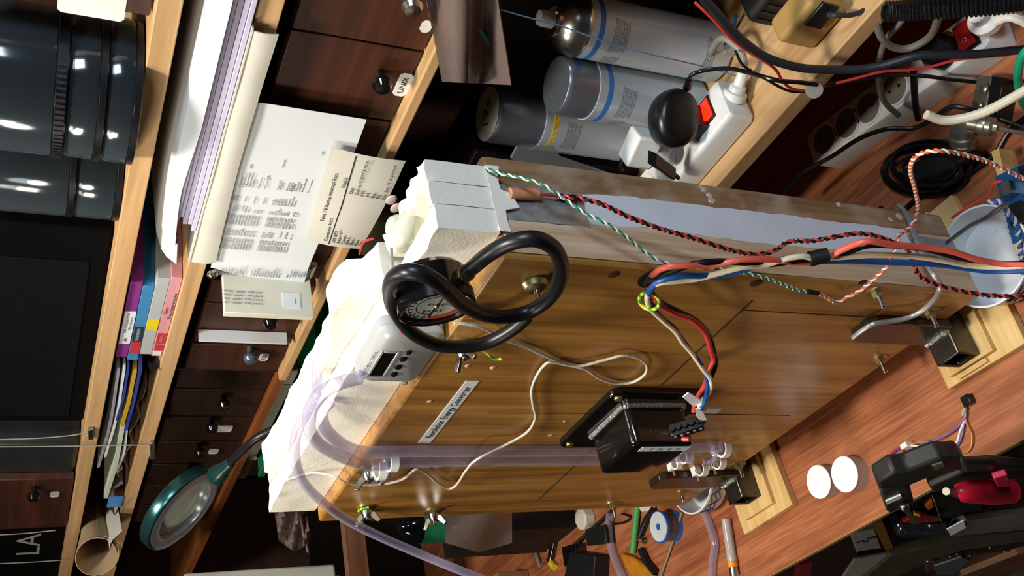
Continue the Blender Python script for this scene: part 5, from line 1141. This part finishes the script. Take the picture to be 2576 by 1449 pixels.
bitem('metal_rod', [(1716,1288,.003),(1690,1370,.003),(1660,1455,.003)], .0022, mat('old_metal_rod','8f8672',.45,.4), 'thin grey rod lying across the bench past the solder reel', 'rod')
bitem('clear_tube', [(1535,1290,.008),(1532,1330,.008),(1538,1380,.008),(1550,1415,.008),(1570,1460,.008)], .0060, tubem, 'clear plastic tube lying on the bench below the box', 'tube')
bitem('clear_tube', [(1772,1290,.006),(1788,1330,.006),(1798,1370,.006),(1793,1410,.006),(1790,1460,.006)], .0052, tubem, 'clear plastic tube lying on the bench beside the lighter', 'tube')
l0, l1 = AZ((1826,1306), .0065), AZ((1842,1412), .0065); ld = (l1-l0).normalized()
lt = thing('lighter', 'clear plastic lighter with orange collar lying on the bench', 'lighter', (l0+l1)/2)
build(M().cyl(l0, l1, .0062, None, 20), 'body', clear('lighter_body','dcd6d0',.06,.6), lt)
build(M().cyl(l1+ld*.0003, l1+ld*.007, .0068, None, 20), 'collar', mat('orange_collar','e88a1c',.4), lt); build(M().cyl(l1+ld*.0072, l1+ld*.018, .0058, None, 16), 'metal_hood', steel, lt)
build(M().cyl(l0+ld*.006+V((0,0,-.003)), l1+ld*-.006+V((0,0,-.003)), .0012, None, 8), 'dip_tube', white, lt)
oc = AZ((1470,1305), .010); 
t = thing('octagonal_cap', 'cream eight sided cap lying on the bench under the box edge', 'cap', (oc.x,oc.y,.0003))
build(M().lathe((oc.x,oc.y,.0003), (0,0,1), [(.019,0),(.019,.016),(.017,.018),(0,.018)], 8), 'shell', mat('cream_plastic','c8c2ae',.4,0,.03), t, .001, angle=20)
bitem('black_pen', [(1409,1284,.006),(1397,1350,.006),(1384,1412,.006)], .0055, blkgloss, 'glossy black pen lying on the bench left of the octagonal cap', 'pen')
bitem('yellow_tip', [(1386,1416,.006),(1396,1428,.006)], .0060, yel, 'yellow plug tip beside the end of the black pen', 'tip')
bitem('grey_cable', [(1395,1280,.005),(1360,1296,.005),(1340,1330,.005),(1345,1375,.005),(1358,1425,.005)], .0036, mat('pale_grey_cable','8a8c88',.5), 'pale grey cable curving on the left of the bench', 'cable')
bitem('copper_wire', [(1375,1348,.003),(1380,1375,.003),(1372,1405,.003),(1358,1428,.003)], .0011, mat('copper_wire_skin','a8643a',.4), 'thin copper coloured wire beside the grey cable', 'wire')
def blockz(nm, quad, h, ma, lab, cat, bev=.002, z=.0004):
    return tag(build(M().prism(zs(quad, z), (0,0,h)), nm, ma, bevel=bev), lab, cat)
blockz('black_charger', [(1470,1385),(1535,1395),(1530,1475),(1450,1470)], .028, blkmat, 'black boxy charger at the bottom edge of the bench', 'charger')
blockz('black_block', [(1495,1330),(1545,1318),(1550,1365),(1500,1372)], .018, blkmat, 'small black block beside the clear tube', 'block')
blockz('dark_camera_part', [(1440,1375),(1475,1365),(1480,1415),(1448,1425)], .022, blkgloss, 'glossy dark part with a rounded window beside the black charger', 'part')
blockz('red_white_wrapper', [(1612,1270),(1655,1268),(1650,1282),(1620,1288)], .006, mat('wrapper_white','d8c8c0',.5,0,.1), 'small white wrapper peeping out below the box edge', 'wrapper')
bitem('screwdriver_shaft', [(1540,1285,.006),(1495,1325,.006),(1445,1372,.006)], .0032, mat('dark_shaft','3a3830',.4,.4), 'dark metal tool shaft pointing to the glossy dark part', 'tool')
for p, lab in (((1440,1310),'small screw on the bench right of the black pen'),((1434,1327),'small screw on the bench below the first one'),((1602,1358),'bright small screw near the green rod'),((1622,1360),'bright small screw near the solder reel'),((1592,1373),'bright small screw at the end of the green rod'),((1467,1428),'tiny bright screw beside the charger')):
    k = AZ(p, .003); t = build(M().lathe((k.x,k.y,.0004), (0,0,1), [(.0022,0),(.0022,.004),(.0045,.0042),(.0040,.006),(0,.0068)], 12), 'screw', steel); tag(t, lab, 'screw', 'loose screws on the bench')
bitem('twist_lead', [(1565,1292,.004),(1585,1300,.004),(1575,1312,.004),(1545,1318,.004),(1530,1308,.004)], .0018, rubber, 'short black lead curled on the bench below the box edge', 'wire')
# cardboard box, parts bag, bottle and dark crate on the far left
cbx = [(-1.78,.30),(-1.60,.30),(-1.60,.47),(-1.78,.47)]
t = thing('cardboard_box', 'plain brown cardboard box at the left end of the bench', 'box', (-1.72,.41,.0004))
build(M().prism([V((x,y,.0004)) for x,y in cbx], (0,0,.062)), 'carton', cardb, t, .001); build(M().box(-1.78,-1.60,.385,.395,.0626,.0630), 'tape_strip', mat('brown_tape','7a5226',.4), t)
g = [[AY((1120+14*i, 1278+ (112-4*abs(i-6))*j/8), .448+.006*math.sin(i*.55+j*.35)) for j in range(9)] for i in range(13)]
pbg = build(M().sheet(g, .0006), 'parts_bag', bagm, angle=80); tag(pbg, 'clear bag of small parts hanging between bottle and cardboard box', 'bag')
for i, (p, ma) in enumerate((((1160,1328), white),((1182,1322), mat('dull_white_part','b8b8b0',.5)),((1205,1318), greyw),((1190,1352), yel))):
    k = AY(p, .462); build(M().obb(k, V((.004,0,.0)), V((0,.002,0)), V((.004,0,.014))), 'small_part', ma, pbg)
bo = thing('green_bottle', 'dark glass bottle with green label below the left end of the box', 'bottle', AY((1085,1330), .50))
b0, b1 = AY((1050,1322), .50), AY((1125,1330), .50); dz_ = V((0,0,-1))
top = max(b0.z,b1.z)+.03; bot = min(b0.z,b1.z)-.02
build(M().lathe((b0.x,.50,bot), (0,0,1), [(.026,0),(.028,.004),(.028,(top-bot)*.75),(.020,(top-bot)*.92),(.012,top-bot),(0,top-bot)], 32), 'glass', mat('dark_glass','0c1216',.08,0,.1), bo)
build(M().ring((b0.x,.50,bot+(top-bot)*.28), (0,0,1), [(.0282,0),(.0288,0),(.0288,(top-bot)*.42),(.0282,(top-bot)*.42)], 32), 'green_label', mat('green_label','1f6a4c',.4), bo)
build(M().box(b0.x-.035, b0.x+.035, .485, .555, .0005, bot-.0003), 'x', darkw) if False else None
cr_ = thing('dark_crate', 'dark crate carrying the bottle at the left end of the bench', 'crate', (b0.x-.10, .54, .0005))
build(M().box(b0.x-.10, b0.x+.028, .475, .58, .0005, bot-.0005), 'body', blkmat, cr_, .002)
wq0, wq1 = AY((865,1330), .47), AY((915,1330), .47)
bt = thing('wooden_batten', 'reddish wooden batten rising at the lower left beside the pale case', 'batten', (wq0.x, .50, wq1.z))
build(M().box(wq0.x-.016, wq0.x, .36, .58, wq1.z, wq0.z), 'batten_board', wood('red_batten','8a5a3c','5c3a24','Y',1,.6), bt, .001)
build(M().box(wq0.x-.016, wq0.x, .5815, .588, .0005, wq0.z), 'post', darkw, bt)
# ------------------------------------------------------------------ circuit board on a stick at the right edge
pcbm = mat('blue_circuit_board', '134a7a', .3, 0, .1, 60)
pc = AZ((2555,520), .040); cb = thing('circuit_board', 'blue circuit board on a pale wooden stick at the right edge', 'circuit board', (pc.x,pc.y,.0006))
d1_, d2_ = V((.25,.96,0)), V((.96,-.25,0)); o = V((pc.x+.012, pc.y, .036))
build(M().obb(o, d1_*.034, d2_*.026, V((0,0,.0008))), 'board', pcbm, cb)
for s, w_, h_, ma in ((( -.010,-.012), .010,.003, blk), ((.014,-.010), .006,.006, steel), ((-.026,.004), .004,.005, blk), ((.022,.008),.007,.004,blk)):
    build(M().obb(o + d1_*s[0]+d2_*s[1]+V((0,0,.0010+h_)), d1_*w_, d2_*w_*.7, V((0,0,h_))), 'chip', ma, cb)
build(M().obb(o + V((0,0,-.012)) - d2_*.022, d1_*.060, d2_*.004, V((0,0,.010))), 'wood_stick', padm, cb)
build(M().box(o.x-.012,o.x+.012,o.y-.02,o.y+.02,.0006,.0125), 'base_block', padm, cb)
for i in range(9): build(M().cyl(o - d2_*.0255 + d1_*(-.024+.006*i) + V((0,0,-.003)), o - d2_*.0255 + d1_*(-.024+.006*i) + V((0,0,.003)), .0006, None, 6), 'pin', brass, cb)
tag(build(M().tube(yv([(2395,548,.44),(2420,530,.435),(2450,512,.43),(2480,495,.425),(2492,478,.42),(2500,462,.418),(2520,455,.415)]), .0012, 8, 6), 'red_wire', red), 'short red wire behind the white cup', 'wire')
tag(build(M().tube(yv([(2380,610,.42),(2405,590,.41),(2440,565,.40),(2480,545,.395),(2500,530,.39),(2530,510,.385)]), .0010, 8, 6), 'grey_wire', mat('slate_wire','3c4048',.4)), 'thin slate grey wire from the box into the circuit board, upper', 'wire')
tag(build(M().tube(yv([(2380,614,.42),(2407,595,.41),(2442,570,.40),(2484,549,.395),(2504,536,.39),(2535,516,.385)]), .0010, 8, 6), 'grey_wire', mat('slate_wire_light','5a5e66',.4)), 'thin slate grey wire from the box into the circuit board, lower', 'wire')
twist('twisted_wire', yv([(2488,508,.40),(2505,505,.395),(2520,515,.39),(2540,540,.385),(2555,560,.38),(2562,590,.375),(2568,640,.37),(2575,690,.368)]), .0014, .012, blue, mat('pale_grey_wire','aab0b8',.4), 'blue and grey twisted pair beside the rim of the right cup')
# ------------------------------------------------------------------ black clamp and tools in front of the bench
grey_rub = mat('worn_black_plastic', '24241f', .5, 0, .2, 60)
def polyY(pts, y, d): return M().prism(ys(pts, y), (0, d, 0))
cl = thing('bench_clamp', 'worn black plastic clamp with white mark gripping the front edge of the bench', 'clamp', AY((2300,1220), .235))
build(polyY([(2208,1216),(2250,1190),(2285,1186),(2330,1168),(2370,1154),(2395,1156),(2420,1152),(2432,1165),(2430,1180),(2380,1190),(2330,1205),(2290,1222),(2225,1240),(2212,1232)], .232, .018), 'upper_jaw', grey_rub, cl, .003)
build(polyY([(2218,1236),(2290,1224),(2300,1262),(2240,1292),(2232,1288)], .230, .018), 'jaw_end', grey_rub, cl, .002)
build(polyY([(2228,1262),(2266,1246),(2269,1252),(2232,1270)], .2285, .0015), 'white_mark', whitep, cl)
build(polyY([(2345,1172),(2372,1164),(2378,1174),(2350,1184)], .2305, .0015), 'slot_plate', mat('worn_olive','55503e',.6), cl)
build(polyY([(2338,1226),(2420,1190),(2430,1176),(2500,1168),(2600,1178),(2600,1196),(2510,1192),(2440,1212),(2350,1242)], .229, .010), 'sliding_bar', grey_rub, cl, .002)
build(polyY([(2420,1166),(2500,1166),(2512,1176),(2505,1186),(2425,1190)], .222, .008), 'grip', grey_rub, cl, .003)
k0, k1 = yv([(2275,1275,.225),(2300,1312,.225)]); build(M().tube([k0, k1], .0024, 10, smooth=False), 'screw', steel, cl); build(M().ball(k0, .005, 12, 8), 'screw_knob', steel, cl)
k0, k1 = yv([(2348,1255,.225),(2368,1310,.225)]); build(M().obb((k0+k1)/2, (k1-k0)/2, V((0,.003,0)), V((.003,0,.003))), 'side_bar', jk, cl)
rc = thing('red_screwdriver', 'red handled screwdriver lying across the clutter by the black clamp', 'screwdriver', AY((2470,1235), .215))
hp_ = yv([(2408,1242,.215),(2422,1238,.215),(2450,1236,.215),(2500,1238,.215),(2535,1236,.215),(2545,1235,.215)])
build(M().tube(hp_, lambda s: .0075+.004*math.sin(min(1,s*1.3)*math.pi*.6), 14, 6), 'handle', mat('red_handle','a8142c',.3,0,.08), rc)
k0, k1 = yv([(2380,1236,.215),(2408,1242,.215)]); build(M().tube([k0,k1], .0035, 10, smooth=False), 'shaft', jk, rc)
build(polyY([(2500,1205),(2535,1195),(2550,1255),(2525,1262)], .214, .006), 'red_tab', mat('crimson_tab','b01c40',.3), rc, .001)
bb = mat('navy_strip', '141c34', .35, 0, .2, 60)
def low(nm, pts, y, d, ma, lab, cat, bev=.001): return tag(build(polyY(pts, y, d), nm, ma, bevel=bev), lab, cat)
ns = low('navy_strip_board', [(2250,1330),(2270,1318),(2380,1318),(2385,1348),(2270,1352),(2256,1348)], .262, .016, bb, 'navy strip board with silver studs below the clamp', 'strip board')
for i in range(5): k = AY((2262+18*i, 1336), .2615); build(M().lathe((k.x,.2617,k.z), (0,-1,0), [(.0028,0),(.0028,.002),(.0015,.003),(0,.003)], 10), 'stud', steel, ns)
for p in ((2262,1320),(2268,1328),(2340,1322)): k = AY(p, .2605); build(M().ball(k, .0036, 10, 8), 'ball_tip', steel, ns)
low('white_sticker', [(2382,1332),(2424,1310),(2430,1328),(2392,1348)], .260, .0012, whitep, 'crumpled white sticker on the grey rail beside the strip board', 'sticker', 0)
rail = mat('grey_brown_rail', '625a5e', .5, .1, .15)
low('grey_rail', [(2386,1330),(2430,1310),(2560,1298),(2600,1290),(2600,1330),(2520,1338),(2390,1350)], .262, .010, rail, 'grey brown rail running right from the strip board', 'rail')
low('dark_rail', [(2240,1400),(2380,1365),(2500,1345),(2600,1335),(2600,1360),(2420,1385),(2300,1430),(2200,1475),(2150,1475)], .275, .014, mat('dark_olive_rail','403d30',.5,.1,.2), 'dark olive rail below the grey rail at the lower right', 'rail')
br = low('riveted_rail', [(2330,1415),(2450,1395),(2600,1380),(2600,1400),(2480,1415),(2330,1440)], .272, .012, mat('rusty_rail','4a342c',.5,.2,.2), 'rusty brown rail with bright rivets at the lower right', 'rail')
for p in ((2335,1412),(2390,1400),(2408,1394),(2440,1398),(2490,1378),(2528,1386),(2545,1390)):
    k = AY(p, .2712); build(M().ball(k, .0022, 10, 6), 'rivet', steel, br)
low('slate_panel', [(2350,1425),(2420,1402),(2440,1410),(2400,1445),(2360,1449)], .270, .003, mat('slate_panel','4a5458',.5), 'slate grey panel piece below the riveted rail', 'panel')
low('wood_strip', [(2420,1449),(2560,1395),(2600,1385),(2600,1410),(2500,1470),(2420,1470)], .262, .010, wood('low_wood','6b4526','46290f','X',1,.6), 'brown wooden strip in the lower right corner', 'wood strip')
oc_ = low('orange_clip', [(2328,1275),(2345,1258),(2350,1275),(2335,1285)], .2595, .004, mat('orange_clip_plastic','c8581c',.4), 'small orange clip between clamp and strip board', 'clip')
low('red_jaw', [(2290,1305),(2330,1298),(2365,1300),(2366,1312),(2300,1318),(2270,1316)], .2605, .006, mat('dark_red_jaw','7a1a1a',.35), 'dark red jaw piece above the strip board', 'jaw')
low('yellow_bit', [(2300,1290),(2318,1294),(2314,1300),(2300,1298)], .2595, .004, yel, 'small yellow bit under the clamp screw', 'part')
dev = low('black_tool_body', [(2290,1226),(2420,1195),(2470,1200),(2470,1320),(2300,1310)], .270, .012, blkmat, 'black tool body behind the clamp screw', 'tool')
# box and papers hanging low in front of the bench
gbx = mat('dull_white_card', '8c8880', .7, 0, .08)
t = thing('open_carton', 'dull white open carton standing below the front edge of the bench', 'carton', AY((2190,1370), .29))
build(polyY([(2143,1345),(2200,1330),(2215,1375),(2245,1390),(2160,1405)], .29, .035), 'carton', gbx, t, .001); text('39', .03, AY((2185,1358), .2896), (1,0,-.25), (.25,0,1), ink, t, .026)
build(polyY([(2195,1320),(2220,1312),(2250,1385),(2225,1380)], .285, .0035), 'ochre_flap', mat('ochre_flap','7a5416',.6,0,.15), t)
low('folded_card', [(2150,1408),(2250,1392),(2200,1440),(2130,1475),(2105,1475)], .280, .004, gbx, 'pale folded card below the open carton', 'card')
low('red_cloth', [(2010,1425),(2045,1415),(2040,1449),(2000,1470)], .275, .01, mat('dark_red_cloth','7a1c22',.8), 'dark red cloth under the bench edge', 'cloth')
under = thing('under_bench_case', 'dark case in the gloom below the front edge of the bench', 'case', (-.5,.6,-.7495))
build(M().box(-1.3, .2, .50, .80, -.7495, -.36), 'body', blkmat, under, .004); build(M().box(-1.28, .18, .4985, .50, -.74, -.37), 'front_panel', grey_rub, under)
